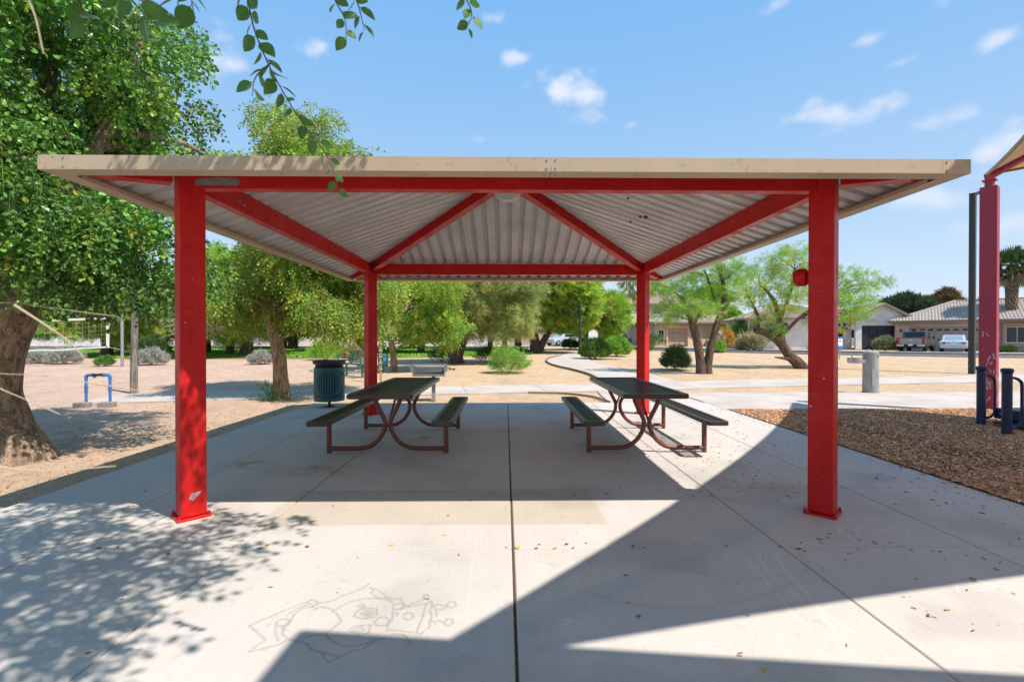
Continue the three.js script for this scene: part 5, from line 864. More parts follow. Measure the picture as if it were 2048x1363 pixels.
far('shrubby tree beside the white house gate', 24.3, 48, [0, 1.9, 0], [1.2, 1.0, 1.0], 10, LF.shrub, LF.deep, 49, 0.1, SP.featherFar, [0.6, 1.0]);
far('dark pine top rising behind the white house', 51, 60, [0, 4.6, 0], [2.4, 1.3, 2], 14, LF.pine, LF.pine, 50, 0.3, SP.needleFar, [0.9, 1.5]);
far('brownish pine top rising behind the tan house roof', 56.5, 62, [0, 5.2, 0], [2.6, 1.3, 2], 14, LF.pineBrown, LF.pineBrown, 51, 0.3, SP.needleFar, [0.9, 1.5]);
far('tall green tree behind the two storey house', 31, 72, [0, 5.0, 0], [4, 2.8, 3], 20, LF.bright, LF.deep, 52, 0.3, SP.featherFar, [1.4, 2.2]);
// a bare tangle of grey branches
{
  const t = thing('bare_tree', 'bare grey tangle of branches behind the front post', 'tree', [-17.7, T(28), 28]), r = rngOf(88), gs = [];
  part('trunk', limbGeo([[new THREE.Vector3(0, 0, 0), 0.2], [new THREE.Vector3(0.1, 0.8, 0), 0.16], [new THREE.Vector3(0.3, 1.7, 0), 0.12], [new THREE.Vector3(0.1, 2.6, 0), 0.05]], 16, 10, 0.15, 3), M.greyTwig, t, true);
  for (let k = 0; k < 240; k++) { const a = r() * 6.3, o = new THREE.Vector3(0.2, 1.4 + r() * 1.3, 0), L = 0.9 + r() * 1.7, e = o.clone().add(new THREE.Vector3(Math.cos(a) * L, (r() - 0.35) * 1.1, Math.sin(a) * L * 0.8)), m = o.clone().lerp(e, 0.5).add(new THREE.Vector3(r() - 0.5, 0.2 + r() * 0.4, r() - 0.5).multiplyScalar(0.5)); gs.push(limbGeo([[o, 0.03], [m, 0.02], [e, 0.008], [e.clone().add(new THREE.Vector3((r() - 0.5) * 0.5, -0.4 * r(), 0)), 0.004]], 5, 4, 0, 0)); }
  part('branches', gs, M.greyTwig, t).userData.kind = 'stuff';
}
// the tree overhead: trunk behind the camera, hanging twigs in front of it
{
  const W = (X, h, D) => [X + 2.9, h + 0.05, D + 2.3], r = rngOf(303), cl = [];
  // boughs over the pad
  for (const [X, D, s] of [[-3.9, 3.6, 0.42], [-3.3, 3.9, 0.36], [-3.6, 3.2, 0.45], [-2.9, 3.3, 0.42], [-2.3, 3.75, 0.25], [-2.5, 3.1, 0.4], [-3.2, 2.7, 0.45], [-2.6, 2.55, 0.42], [-2.05, 2.75, 0.28], [-2.3, 2.15, 0.36], [-2.9, 2.1, 0.42], [-1.95, 2.3, 0.2], [-3.4, 2.2, 0.4], [-2.0, 3.3, 0.2], [-1.75, 3.85, 0.13], [-2.0, 1.8, 0.25], [-2.5, 1.7, 0.4], [-4.4, 3.1, 0.45], [-4.3, 2.4, 0.45], [-3.9, 1.8, 0.45], [-4.9, 3.6, 0.4], [-3.6, 1.2, 0.5], [-2.9, 1.2, 0.5], [-3.7, 4.25, 0.24], [-3.35, 4.22, 0.2], [-3.0, 4.26, 0.2], [-2.75, 4.22, 0.14], [-4.05, 4.24, 0.22]]) { const h = 4.0 + r() * 0.6; cl.push([...W(X + 0.585 * h, h, D - 0.366 * h), s]); }
  const cl2 = blob(304, W(-2.6, 6.2, -2.2), [2.6, 1.6, 2.2], 22, [0.5, 0.8]);
  const t = tree({ label: 'tree behind the camera with boughs and twigs hanging overhead', at: [-2.9, -2.3], seed: 19, bark: M.bark, limbR: 0.035, sag: 0.08, rad: 20, rough: 0.18, trunks: [[[0, -0.05, 0, 0.4], [0.02, 0.3, 0, 0.3], [0.05, 1.6, 0, 0.24], [0.1, 3.0, 0.1, 0.2], [0.3, 4.4, 0.4, 0.12], [0.6, 5.8, 0.6, 0.06]], [[0.08, 2.6, 0, 0.14], [0.5, 3.3, 0.9, 0.10], [1.2, 3.9, 1.9, 0.07], [1.9, 4.0, 2.9, 0.045], [2.3, 4.05, 3.8, 0.02]], [[0.1, 2.8, 0, 0.12], [0.0, 3.7, 1.4, 0.08], [0.3, 4.0, 3.2, 0.04]]],
    clumps: [...cl, ...cl2], leaves: [{ spray: SP.broad, m: LF.broad, per: 150, orient: 'droop', scale: [0.85, 1.2], clumps: cl }, { spray: SP.broad, m: LF.broad, per: 60, orient: 'droop', clumps: cl2 }] });
  const leafG = (() => { const a = [], N = 9, prof = (y) => 0.40 * Math.pow(Math.sin(Math.PI * Math.pow(y, 0.82)), 0.8) * (1 - 0.25 * y); for (const s of [-1, 1]) for (let i = 0; i < N; i++) { const y0 = i / N, y1 = (i + 1) / N, w0 = prof(y0) * s, w1 = prof(y1) * s, b = (y) => -0.10 * y * y, z = (w) => 0.18 * Math.abs(w); a.push(0, y0, b(y0), w0, y0, b(y0) + z(w0), w1, y1, b(y1) + z(w1), 0, y0, b(y0), w1, y1, b(y1) + z(w1), 0, y1, b(y1)); } return merge([tris(a), bar(new THREE.Vector3(0, -0.12, 0), new THREE.Vector3(0, 0.02, 0), 0.02, 0.02, new THREE.Vector3(0, 0, 1))]); })();
  const q = rngOf(41), O = V(-2.9, -0.05, -2.3);
  const twig = (pts, size, step, taper = 0.15, m = LF.near) => {
    const P = pts.map(([X, h, D]) => V(X, h, D).sub(O)), c = new THREE.CatmullRomCurve3(P), L = c.getLength();
    const tw = part('hanging_twig', limbGeo(P.map((p, i) => [p, lerp(0.0028, 0.001, i / (P.length - 1))]), P.length * 6, 5, 0, 0), M.twig, t, true);
    for (let s = step * 0.4, k = 0; s < L; s += step * (0.7 + 0.6 * q()), k++) {
      const u = s / L, p = c.getPointAt(u), tg = c.getTangentAt(u), side = new THREE.Vector3().crossVectors(tg, new THREE.Vector3(0, 0, 1)).normalize().multiplyScalar(k % 2 ? 1 : -1);
      const d = tg.clone().multiplyScalar(0.5).addScaledVector(side, 0.55 + 0.5 * q()).add(new THREE.Vector3(0, -0.45, (q() - 0.5) * 1.1)).normalize(), st = d.clone().multiplyScalar(0.008);
      const lf = shared('leaf', leafG, m, tw, p.x + st.x, p.y + st.y, p.z + st.z); lf.quaternion.copy(pointAlong(d, q() * 6.3)); lf.scale.setScalar(size * (0.75 + 0.5 * q()) * (1 - taper * u));
    }
  };
  twig([[-0.80, 2.62, 1.42], [-0.775, 2.47, 1.45], [-0.755, 2.37, 1.46], [-0.70, 2.24, 1.47], [-0.63, 2.12, 1.48], [-0.565, 2.03, 1.5], [-0.53, 1.95, 1.5], [-0.52, 1.90, 1.5]], 0.058, 0.024, 0.4);
  twig([[-0.71, 2.28, 1.46], [-0.74, 2.22, 1.43], [-0.745, 2.16, 1.42]], 0.05, 0.026);
  twig([[-0.57, 2.62, 1.5], [-0.53, 2.50, 1.5], [-0.50, 2.44, 1.5], [-0.495, 2.37, 1.5]], 0.052, 0.026);
  twig([[-0.50, 2.6, 1.5], [-0.465, 2.5, 1.52], [-0.445, 2.42, 1.52]], 0.05, 0.026);
  twig([[-0.18, 2.62, 1.5], [-0.13, 2.52, 1.5], [-0.105, 2.46, 1.5], [-0.12, 2.42, 1.5]], 0.045, 0.024);
  twig([[-0.95, 2.45, 1.05], [-0.86, 2.26, 1.05], [-0.80, 2.17, 1.05], [-0.76, 2.13, 1.06]], 0.06, 0.024);
  twig([[-1.05, 2.4, 1.1], [-0.98, 2.26, 1.1], [-0.95, 2.16, 1.1]], 0.06, 0.026);
  twig([[-0.80, 2.42, 1.15], [-0.76, 2.32, 1.15], [-0.74, 2.22, 1.15]], 0.055, 0.026);
  twig([[-0.70, 2.4, 1.05], [-0.70, 2.28, 1.05], [-0.71, 2.17, 1.05]], 0.06, 0.024);
  // dry shrub beside the camera
  const s = thing('dry_shrub', 'dry pale twigs poking in from the edge close to the camera', 'shrub', [-1.3, -0.03, 0.75]);
  const dry = (pts, rr) => part('twig', limbGeo(pts.map(([X, h, D], i) => [new THREE.Vector3(X + 1.3, h + 0.03, -(D - 0.75)), lerp(rr, rr * 0.25, i / (pts.length - 1))]), pts.length * 6, 6, 0, 0), M.dryTwig, s, true);
  dry([[-1.3, 0, 0.75], [-1.25, 0.8, 0.75], [-1.1, 1.36, 0.76], [-0.82, 1.505, 0.78], [-0.75, 1.50, 0.79], [-0.69, 1.492, 0.79], [-0.64, 1.485, 0.8]], 0.0024);
  dry([[-0.79, 1.503, 0.78], [-0.74, 1.47, 0.78], [-0.69, 1.44, 0.77], [-0.665, 1.41, 0.77]], 0.0019);
  dry([[-1.28, 0.1, 0.75], [-1.15, 0.9, 0.76], [-0.95, 1.37, 0.78], [-0.80, 1.39, 0.8], [-0.70, 1.375, 0.81], [-0.62, 1.36, 0.82]], 0.0036);
  dry([[-1.28, 0.1, 0.75], [-1.1, 0.9, 0.74], [-0.88, 1.40, 0.76], [-0.78, 1.365, 0.76], [-0.70, 1.33, 0.76]], 0.0034);
  dry([[-1.28, 0.05, 0.75], [-1.05, 0.75, 0.7], [-0.80, 1.27, 0.72], [-0.755, 1.255, 0.73], [-0.70, 1.245, 0.75], [-0.63, 1.243, 0.78]], 0.004);
  dry([[-1.3, 0.2, 0.75], [-1.2, 1.4, 0.62], [-0.95, 2.0, 0.62], [-0.63, 1.93, 0.6], [-0.585, 1.86, 0.6], [-0.57, 1.80, 0.6]], 0.003);
}
// ---------------------------------------------------------------- shrubs
function bush(name, label, [X, D], [rx, h, rz], spray, m, n, { orient = 'out', scale = [0.8, 1.3], seed = 1, group, lift = 0.45, second } = {}) {
  const t = thing(name, label, 'shrub', [X, T(D) - 0.035, D], 0, group), r = rngOf(seed + 900), items = [], items2 = [];
  for (let i = 0; i < n; i++) {
    const a = r() * 6.283, u = Math.pow(r(), 0.8), w = Math.sqrt(Math.max(0, 1 - u * u)), k = 0.45 + 0.5 * Math.pow(r(), 0.5) + 0.42 * (noise3(Math.cos(a) * 2.8 + seed, u * 3, Math.sin(a) * 2.8) - 0.5);
    const o = new THREE.Vector3(w * Math.cos(a), u, w * Math.sin(a)), p = new THREE.Vector3(o.x * rx * k * (u < 0.3 ? 0.75 + u : 1), h * (0.06 + 0.86 * u * k), o.z * rz * k);
    const d = o.clone(); d.y += orient === 'up' ? 0.9 : lift; d.x += (r() - 0.5) * 0.7; d.z += (r() - 0.5) * 0.7; d.normalize();
    const b = 0.72 + 0.5 * r(); (second && r() < second[1] && u > (second[2] ?? 0) ? items2 : items).push({ p, q: pointAlong(d, r() * 6.3), s: lerp(scale[0], scale[1], r()), c: rgb([b * (0.9 + 0.3 * r()), b, b * 0.95]) });
  }
  copies('foliage', spray, m, items, t); if (items2.length) copies('blossom', spray, second[0], items2, t);
  const st = []; for (let i = 0; i < 7; i++) { const a = i * 0.9; st.push(bar(new THREE.Vector3(0.03 * Math.cos(a), 0, 0.03 * Math.sin(a)), new THREE.Vector3(rx * 0.5 * Math.cos(a), h * 0.5, rz * 0.5 * Math.sin(a)), 0.016, 0.016)); } part('stems', st, M.twig, t);
  return t;
}
bush('feathery_bush', 'light green feathery bush alone in the dirt behind the shelter', [0.12, 18.6], [0.68, 0.92, 0.6], SP.feather, LF.feather, 420, { scale: [0.5, 0.85], seed: 1 });
bush('round_bush', 'clipped round dark green bush, left of the pair by the winding path', [5.25, 28], [0.95, 1.2, 0.9], SP.upright, LF.shrub, 2600, { orient: 'up', scale: [0.7, 1.0], seed: 2, group: 'round bushes by the winding path' });
bush('round_bush', 'bright green round bush, right and rear of the pair by the winding path', [7.35, 31.5], [0.95, 1.3, 0.9], SP.upright, LF.bright, 2600, { orient: 'up', scale: [0.7, 1.05], seed: 3, group: 'round bushes by the winding path' });
bush('round_bush', 'airy dark round bush beside the V shaped tree', [7.15, 20], [0.56, 0.98, 0.54], SP.shrub, LF.shrubDark, 1500, { seed: 4 });
bush('flowering_bush', 'green bush with orange red flowers on the lawn edge', [-10.1, 27], [0.98, 1.15, 0.8], SP.broadSmall, LF.bright, 900, { orient: 'up', scale: [0.6, 1.0], seed: 5, second: [LF.flower, 0.3, 0.75] });
bush('dry_grass_clump', 'straw coloured dry grass clump beside the red flowers', [-8.75, 27.3], [0.6, 0.7, 0.5], SP.upright, LF.straw, 300, { orient: 'up', scale: [0.9, 1.5], seed: 6 });
for (const [X, D, s, l, k] of [[-23.3, 24.2, 0.55, 'silver grey shrub at the edge of the leaning trunk', 7], [-21.7, 23.8, 0.72, 'widest silver grey shrub below the volleyball net', 8], [-16.9, 23, 0.68, 'silver grey shrub beside the front post', 9], [-12.0, 23.6, 0.5, 'silver grey shrub alone right of the front post', 10]]) bush('silver_shrub', l, [X, D], [s, s * 1.05, s * 0.9], SP.sage, LF.sage, 900, { seed: k, scale: [0.9, 1.5], group: 'silver grey shrubs in the dirt' });
bush('green_shrub', 'dark green shrub right behind a silver shrub by the wooden pole', [-21.2, 29], [0.95, 1.35, 0.9], SP.upright, LF.shrubDark, 1500, { orient: 'up', scale: [0.9, 1.3], seed: 11 });
bush('green_shrub', 'small green shrub alone in the dirt below the net', [-18.4, 22.2], [0.36, 0.42, 0.34], SP.upright, LF.shrub, 260, { orient: 'up', seed: 12, scale: [0.6, 0.9] });
bush('green_shrub', 'low green shrub in the shade under the grey green tree', [-1.0, 25.3], [0.6, 0.7, 0.5], SP.feather, LF.shrubDark, 240, { seed: 13, scale: [0.5, 0.8] });
bush('green_shrub', 'small sprouting shrub beside the grey green tree', [0.0, 22.0], [0.45, 0.5, 0.4], SP.feather, LF.shrub, 90, { seed: 14, scale: [0.4, 0.7] });
bush('green_shrub', 'dark shrub at the base of the grey green tree', [-3.4, 25.5], [0.6, 0.8, 0.5], SP.feather, LF.shrubDark, 240, { seed: 15, scale: [0.5, 0.8] });
bush('yard_shrub', 'bright green shrub by the kerb behind the V shaped tree', [16.6, 37.4], [0.75, 1.0, 0.7], SP.upright, LF.bright, 900, { orient: 'up', seed: 16, scale: [0.7, 1.1] });
bush('yard_shrub', 'low green shrub by the kerb beside the thin grey pole', [11.7, 40], [0.8, 0.62, 0.7], SP.upright, LF.shrub, 700, { orient: 'up', seed: 17, scale: [0.6, 0.9] });
bush('yard_shrub', 'tall golden yellow shrub in front of the two storey house', [21.0, 45.2], [0.95, 2.1, 0.9], SP.broadFar, LF.gold, 520, { orient: 'up', seed: 18, scale: [0.6, 1.0] });
bush('yucca', 'spiky pale yucca by the kerb in front of the white house', [19.6, 38], [0.95, 1.35, 0.9], SP.needleFar, LF.yucca, 130, { orient: 'up', seed: 19, scale: [0.9, 1.3], second: [LF.straw, 0.5] });
bush('yard_shrub', 'dry greenish shrub between white house and tan house', [32.6, 40.6], [0.95, 1.2, 0.8], SP.upright, LF.yucca, 700, { orient: 'up', seed: 20, scale: [1.0, 1.5] });
bush('yard_shrub', 'dark hedge shrub beside the single garage', [16.6, 53.5], [1.6, 1.5, 0.9], SP.broadFar, LF.shrubDark, 500, { orient: 'up', seed: 21, scale: [0.6, 1.0] });
bush('yard_shrub', 'dark round shrub by the kerb of the far street bend', [6.3, 46.5], [0.85, 0.95, 0.8], SP.upright, LF.shrubDark, 500, { orient: 'up', seed: 22, scale: [0.9, 1.3] });
bush('yard_shrub', 'second dark round shrub by the kerb of the far street bend', [7.7, 46], [0.75, 0.9, 0.7], SP.upright, LF.shrub, 500, { orient: 'up', seed: 23, scale: [0.9, 1.3] });
bush('palm_shrub', 'leafy plant peeping in beside the faded red post', [38.6, 36.2], [0.6, 0.5, 0.5], SP.upright, LF.shrubDark, 300, { orient: 'up', seed: 24, scale: [0.9, 1.3] });
// palm tree by the tan house
{
  const t = thing('palm_tree', 'shaggy fan palm standing in front of the tan house', 'tree', [42.2, T(39.4), 39.4]);
  part('trunk', limbGeo([[new THREE.Vector3(0, 0, 0), 0.5], [new THREE.Vector3(0.02, 1, 0), 0.36], [new THREE.Vector3(0.1, 3.5, 0), 0.36], [new THREE.Vector3(0.1, 5.6, 0), 0.42], [new THREE.Vector3(0.1, 7.2, 0), 0.3]], 40, 14, 0.1, 3), M.barkDark, t, true);
  const r = rngOf(61), boots = []; for (let k = 0; k < 260; k++) { const a = k * 2.4, y = 1.2 + k * 0.022; boots.push(box(0.09, 0.22, 0.03, 0.1 + Math.cos(a) * 0.38, y, Math.sin(a) * 0.38, 0, -a + Math.PI / 2, 0)); } part('leaf_stubs', boots, M.bark, t).userData.kind = 'stuff';
  const fan = (() => { const a = []; for (let k = 0; k < 22; k++) { const an = -1.9 + 3.8 * k / 21, l = 0.85 - 0.18 * Math.abs(an / 1.9), tx = Math.sin(an) * l, ty = 0.75 + Math.cos(an) * l; a.push(0, 0.75, 0, Math.sin(an - 0.07) * l * 0.6, 0.75 + Math.cos(an - 0.07) * l * 0.6, 0.03, tx, ty, -0.12, 0, 0.75, 0, tx, ty, -0.12, Math.sin(an + 0.07) * l * 0.6, 0.75 + Math.cos(an + 0.07) * l * 0.6, 0.03); } return merge([tris(a), box(0.03, 0.78, 0.02, 0, 0.38, 0)]); })();
  for (let k = 0; k < 46; k++) { const a = k * 2.4, e = 1.2 - k / 46 * 2.3, d = new THREE.Vector3(Math.cos(a) * Math.cos(e), Math.sin(e), Math.sin(a) * Math.cos(e)); const f = shared('frond', fan, k > 36 ? LF.straw : LF.palm, t, 0.1, 7.1 - k * 0.008, 0); f.quaternion.copy(pointAlong(d, r() * 6.3)); f.scale.setScalar(0.95 + r() * 0.35); }
}
// ---------------------------------------------------------------- houses
function tileRoof(parent, m, O, U, S, W, top, name = 'roof') { // barrel tiles: waves across, courses up the slope
  const us = [], hs = [], n = Math.ceil(W / 0.11); for (let i = 0; i <= n; i++) { us.push(W * i / n); hs.push(i % 2 ? 0.07 : 0); }
  const N = new THREE.Vector3().crossVectors(U, S).normalize(); if (N.y < 0) N.negate();
  return part(name, sheet({ O, U, S: S.clone().normalize(), N, us, hs, top, course: 0.36, lift: 0.045 }), m, parent);
}
const X3 = (x, y, z) => new THREE.Vector3(x, y, z);
function hipRoof(parent, m, x0, x1, z0, z1, y, pitch) { // z0 front (towards +z), z1 back
  const w = x1 - x0, d = z0 - z1, s = Math.sqrt(1 + pitch * pitch), run = Math.min(w, d) / 2;
  tileRoof(parent, m, X3(x0, y, z0), X3(1, 0, 0), X3(0, pitch, -1), w, (u) => Math.min(u, w - u, run) * s);
  tileRoof(parent, m, X3(x1, y, z1), X3(-1, 0, 0), X3(0, pitch, 1), w, (u) => Math.min(u, w - u, run) * s);
  tileRoof(parent, m, X3(x0, y, z1), X3(0, 0, 1), X3(1, pitch, 0), d, (u) => Math.min(u, d - u, run) * s);
  tileRoof(parent, m, X3(x1, y, z0), X3(0, 0, -1), X3(-1, pitch, 0), d, (u) => Math.min(u, d - u, run) * s);
  const h = run * pitch, A = X3(x0 + run, y + h + 0.07, z0 - run), B = X3(x1 - run, y + h + 0.07, z1 + run), caps = [bar(X3(x0, y + 0.06, z0), A, 0.2, 0.1), bar(X3(x1, y + 0.06, z0), X3(x1 - run, y + h + 0.07, z0 - run), 0.2, 0.1)];
  if (A.distanceTo(B) > 0.3) caps.push(bar(A, B, 0.2, 0.1)); part('ridge_cap', caps, m, parent).userData.kind = 'stuff';
  part('eave_board', [box(w + 0.1, 0.16, 0.05, (x0 + x1) / 2, y - 0.05, z0 + 0.02), box(0.05, 0.16, d, x0 - 0.02, y - 0.05, (z0 + z1) / 2), box(0.05, 0.16, d, x1 + 0.02, y - 0.05, (z0 + z1) / 2), box(w, 0.03, d, (x0 + x1) / 2, y - 0.09, (z0 + z1) / 2)], M.trim, parent);
}
function wallWithHole(parent, m, x0, x1, h, z, th, hx0, hx1, hy0, hy1) { part('wall', [box(hx0 - x0, h, th, (x0 + hx0) / 2, h / 2, z - th / 2), box(x1 - hx1, h, th, (hx1 + x1) / 2, h / 2, z - th / 2), box(hx1 - hx0, h - hy1, th, (hx0 + hx1) / 2, (h + hy1) / 2, z - th / 2), ...(hy0 > 0.01 ? [box(hx1 - hx0, hy0, th, (hx0 + hx1) / 2, hy0 / 2, z - th / 2)] : [])], m, parent); }
function garageDoor(parent, x0, x1, h, z, m, rows, cols, lites) {
  const d = new THREE.Group(); d.name = 'garage_door'; parent.add(d); const w = (x1 - x0) / cols, hh = h / rows, g = merge([box(w - 0.03, hh - 0.03, 0.05, 0, 0, 0, 0, 0, 0, 0.012)]);
  part('backing', box(x1 - x0, h, 0.03, (x0 + x1) / 2, h / 2, z - 0.05), m, d);
  for (let i = 0; i < cols; i++) for (let j = 0; j < rows; j++) { shared('door_panel', g, m, d, x0 + w * (i + 0.5), hh * (j + 0.5), z); if (lites && j === rows - 1) { const f = new THREE.Shape(); f.moveTo(-w * 0.36, 0); f.lineTo(w * 0.36, 0); f.lineTo(i < cols / 2 ? w * 0.36 : w * 0.12, hh * 0.45); f.lineTo(i < cols / 2 ? -w * 0.12 : -w * 0.36, hh * 0.4); f.closePath(); part('lite', place(extr(f, 0.02), x0 + w * (i + 0.5), hh * (j + 0.3), z + 0.02), M.glass, d); } }
}
function windowUnit(parent, x, y, w, h, z, frame = M.white) { const f = part('window', [box(w + 0.1, 0.06, 0.08, x, y + h / 2, z), box(w + 0.1, 0.08, 0.1, x, y - h / 2, z), box(0.06, h, 0.08, x - w / 2, y, z), box(0.06, h, 0.08, x + w / 2, y, z), box(0.04, h, 0.05, x, y, z)], frame, parent); for (const s of [-1, 1]) part('pane', box(w / 2 - 0.05, h - 0.06, 0.02, x + s * w / 4, y, z - 0.01), M.glass, f); return f; }
{ // tan single storey house with two cars
  const t = thing('tan_house', 'tan single storey house with grey tile roof and wide garage behind parked vehicles', 'house', [35.7, T(43) - 0.02, 43], -0.72);
  wallWithHole(t, M.stuccoPink, -0.2, 6.4, 2.5, 0, 0.25, 0.75, 5.35, 0, 2.05); part('wall', [box(0.25, 2.5, 8, -0.08, 1.25, -4.2), box(9, 2.5, 0.25, 10.9, 1.25, -1.2), box(0.25, 2.5, 1.0, 6.28, 1.25, -0.7)], M.stuccoPink, t);
  part('door_surround', [box(0.22, 2.2, 0.06, 0.62, 1.1, 0.03), box(0.22, 2.2, 0.06, 5.48, 1.1, 0.03), box(5.1, 0.18, 0.06, 3.05, 2.16, 0.032)], M.stuccoPink, t);
  part('wainscot', [box(0.72, 0.98, 0.07, 0.14, 0.49, 0.036), box(0.8, 0.98, 0.07, 6.0, 0.49, 0.036)], M.stuccoPinkDark, t);
  garageDoor(t, 0.75, 5.35, 2.05, -0.14, M.garageTan, 4, 8, true);
  windowUnit(t, 7.6, 1.35, 1.3, 1.3, -1.04); part('window_surround', [box(0.18, 1.6, 0.08, 6.82, 1.35, -1.04), box(0.18, 1.6, 0.08, 8.38, 1.35, -1.04), box(1.74, 0.18, 0.08, 7.6, 2.24, -1.038), box(1.9, 0.2, 0.12, 7.6, 0.5, -1.03)], M.stuccoPink, t);
  const wl = part('wall_lamp', box(0.12, 0.28, 0.12, 0.2, 1.75, 0.07, 0, 0, 0, 0.02), M.black, t); part('house_number', box(0.5, 0.13, 0.03, 10.2, 1.55, -1.06), M.trim, t);
  hipRoof(t, M.tile, -0.6, 14.6, 0.5, -8.7, 2.58, 0.41);
  part('vent_cap', [cyl(0.14, 0.14, 0.35, 5.6, 4.5, -3.9), cyl(0.2, 0.2, 0.06, 5.6, 4.7, -3.9)], M.steel, t);
  path('driveway', 'pale concrete driveway of the tan house', [[37.6, 40.5], [36.2, 38.6], [33.8, 35.6]], 6.0, 0.02, 2.6, M.kerb, 'driveway_panel');
}
{ // white house
  const t = thing('white_house', 'white single storey house with dark garage door and tiled roof', 'house', [24.0, T(47) - 0.02, 47], -0.2);
  part('wall', [box(9.2, 2.9, 0.3, 4.6, 1.45, -0.15), box(0.3, 2.9, 8, 0.15, 1.45, -4.3)], M.stuccoWhite, t);
  windowUnit(t, 7.6, 1.35, 1.6, 1.3, 0.04, M.trim); windowUnit(t, 2.6, 1.4, 1.3, 1.2, 0.04, M.trim);
  for (const x of [2.6, 7.6]) part('awning', hexa([X3(x - 0.95, 1.85, 0.75), X3(x + 0.95, 1.85, 0.75), X3(x + 0.95, 1.95, 0.02), X3(x - 0.95, 1.95, 0.02), X3(x - 0.95, 1.95, 0.78), X3(x + 0.95, 1.95, 0.78), X3(x + 0.95, 2.5, 0.03), X3(x - 0.95, 2.5, 0.03)]), M.awning, t);
  wallWithHole(t, M.stuccoWhite, 9.0, 13.4, 2.9, 1.2, 0.3, 9.5, 12.3, 0, 2.2); garageDoor(t, 9.5, 12.3, 2.2, 1.0, M.garageDark, 4, 4, false); part('wall', box(0.25, 2.9, 7, 13.28, 1.45, -2.6), M.stuccoWhite, t);
  part('wall_lamp', box(0.14, 0.3, 0.12, 12.9, 1.8, 1.27, 0, 0, 0, 0.02), M.black, t);
  const gb = new THREE.Shape(); gb.moveTo(8.9, 0); gb.lineTo(13.5, 0); gb.lineTo(11.2, 1.3); gb.closePath(); part('gable', place(extr(gb, 0.25), 0, 2.88, 0.94), M.stuccoWhite, t);
  const s = Math.hypot(2.65, 1.5) / 2.65; tileRoof(t, M.tileRed, X3(13.85, 2.72, -6), X3(0, 0, 1), X3(-1, 0.566, 0), 7.6, () => 2.65 * s); tileRoof(t, M.tileRed, X3(8.55, 2.72, 1.6), X3(0, 0, -1), X3(1, 0.566, 0), 7.6, () => 2.65 * s);
  part('rake_board', [bar(X3(13.85, 2.68, 1.62), X3(11.2, 4.18, 1.62), 0.06, 0.2), bar(X3(8.55, 2.68, 1.62), X3(11.2, 4.18, 1.62), 0.06, 0.2)], M.trim, t);
  hipRoof(t, M.tileRed, -0.6, 9.6, 0.6, -8.6, 2.95, 0.34);
  const w = thing('garden_wall', 'low white wall with dark gate between white house and tan house', 'wall', [37.9, T(46) - 0.02, 46], -0.2); part('wall', box(2.6, 2.1, 0.25, 0.6, 1.05, 0), M.stuccoWhite, w); part('gate', box(1.3, 1.7, 0.08, -0.5, 0.85, 0.2), M.garageDark, w); part('wall_cap', box(2.7, 0.1, 0.34, 0.6, 2.15, 0), M.stuccoWhite, w);
}
{ // two storey house
  const t = thing('two_storey_house', 'tan two storey house with tiled roofs behind the V shaped tree', 'house', [17.4, T(55) - 0.02, 55], 0.2);
  wallWithHole(t, M.stuccoTan, -0.2, 7.9, 2.7, 0, 0.3, 1.5, 4.0, 0, 2.1); part('wall', [box(0.3, 2.7, 6, -0.05, 1.35, -3.2), box(0.3, 2.7, 6, 7.75, 1.35, -3.2)], M.stuccoTan, t); garageDoor(t, 1.5, 4.0, 2.1, -0.2, M.garageTan, 4, 3, false); windowUnit(t, 0.6, 1.4, 0.7, 1.0, 0.04);
  part('door_surround', [box(0.25, 2.3, 0.1, 1.35, 1.15, 0.05), box(0.25, 2.3, 0.1, 4.15, 1.15, 0.05), box(3.05, 0.25, 0.1, 2.75, 2.4, 0.05)], M.stuccoTan, t);
  hipRoof(t, M.tile, -0.9, 8.6, 0.8, -6.5, 2.78, 0.36);
  part('wall', box(12.5, 5.3, 7, 6.0, 2.65, -9.4), M.stuccoTan, t); hipRoof(t, M.tileRed, -0.9, 12.9, -5.4, -13.4, 5.35, 0.36); windowUnit(t, 6.0, 4.1, 1.2, 0.9, -5.86); windowUnit(t, 1.6, 4.1, 1.2, 0.9, -5.86);
  const g = thing('garden_gate', 'pale arched gate wall beside the two storey house', 'gate', [25.9, T(52), 52], -0.1); const a = new THREE.Shape(); a.moveTo(-1.2, 0); a.lineTo(1.2, 0); a.lineTo(1.2, 1.7); a.quadraticCurveTo(0, 2.3, -1.2, 1.7); a.closePath(); part('gate_panel', extr(a, 0.12), M.stuccoWhite, g); part('pillar', box(0.4, 2.1, 0.4, -1.45, 1.05, 0.06), M.stuccoTan, g); part('pillar', box(0.4, 2.1, 0.4, 1.45, 1.05, 0.06), M.stuccoTan, g);
}
function plainHouse(label, X, D, turn, w, h, m, rm, pitch = 0.34, depth = 8) { const t = thing('far_house', label, 'house', [X, T(D) - 0.05, D], turn); part('wall', box(w, h, depth, 0, h / 2, -depth / 2), m, t); hipRoof(t, rm, -w / 2 - 0.6, w / 2 + 0.6, 0.6, -depth - 0.6, h + 0.05, pitch); for (const x of [-w * 0.3, 0.05 * w, w * 0.33]) windowUnit(t, x, 1.5, 1.2, 1.1, 0.04); return t; }
plainHouse('pinkish house with pale roof at the far end of the street', 10.2, 78, 0.1, 12, 2.7, M.stuccoPink, M.tile);
plainHouse('tan house behind the round yard tree', 21.5, 68, -0.25, 11, 2.9, M.stuccoTan, M.tileRed);
plainHouse('pale house behind the boundary wall left of the grill', -12, 74, 0, 16, 2.9, M.stuccoPink, M.tileRed);
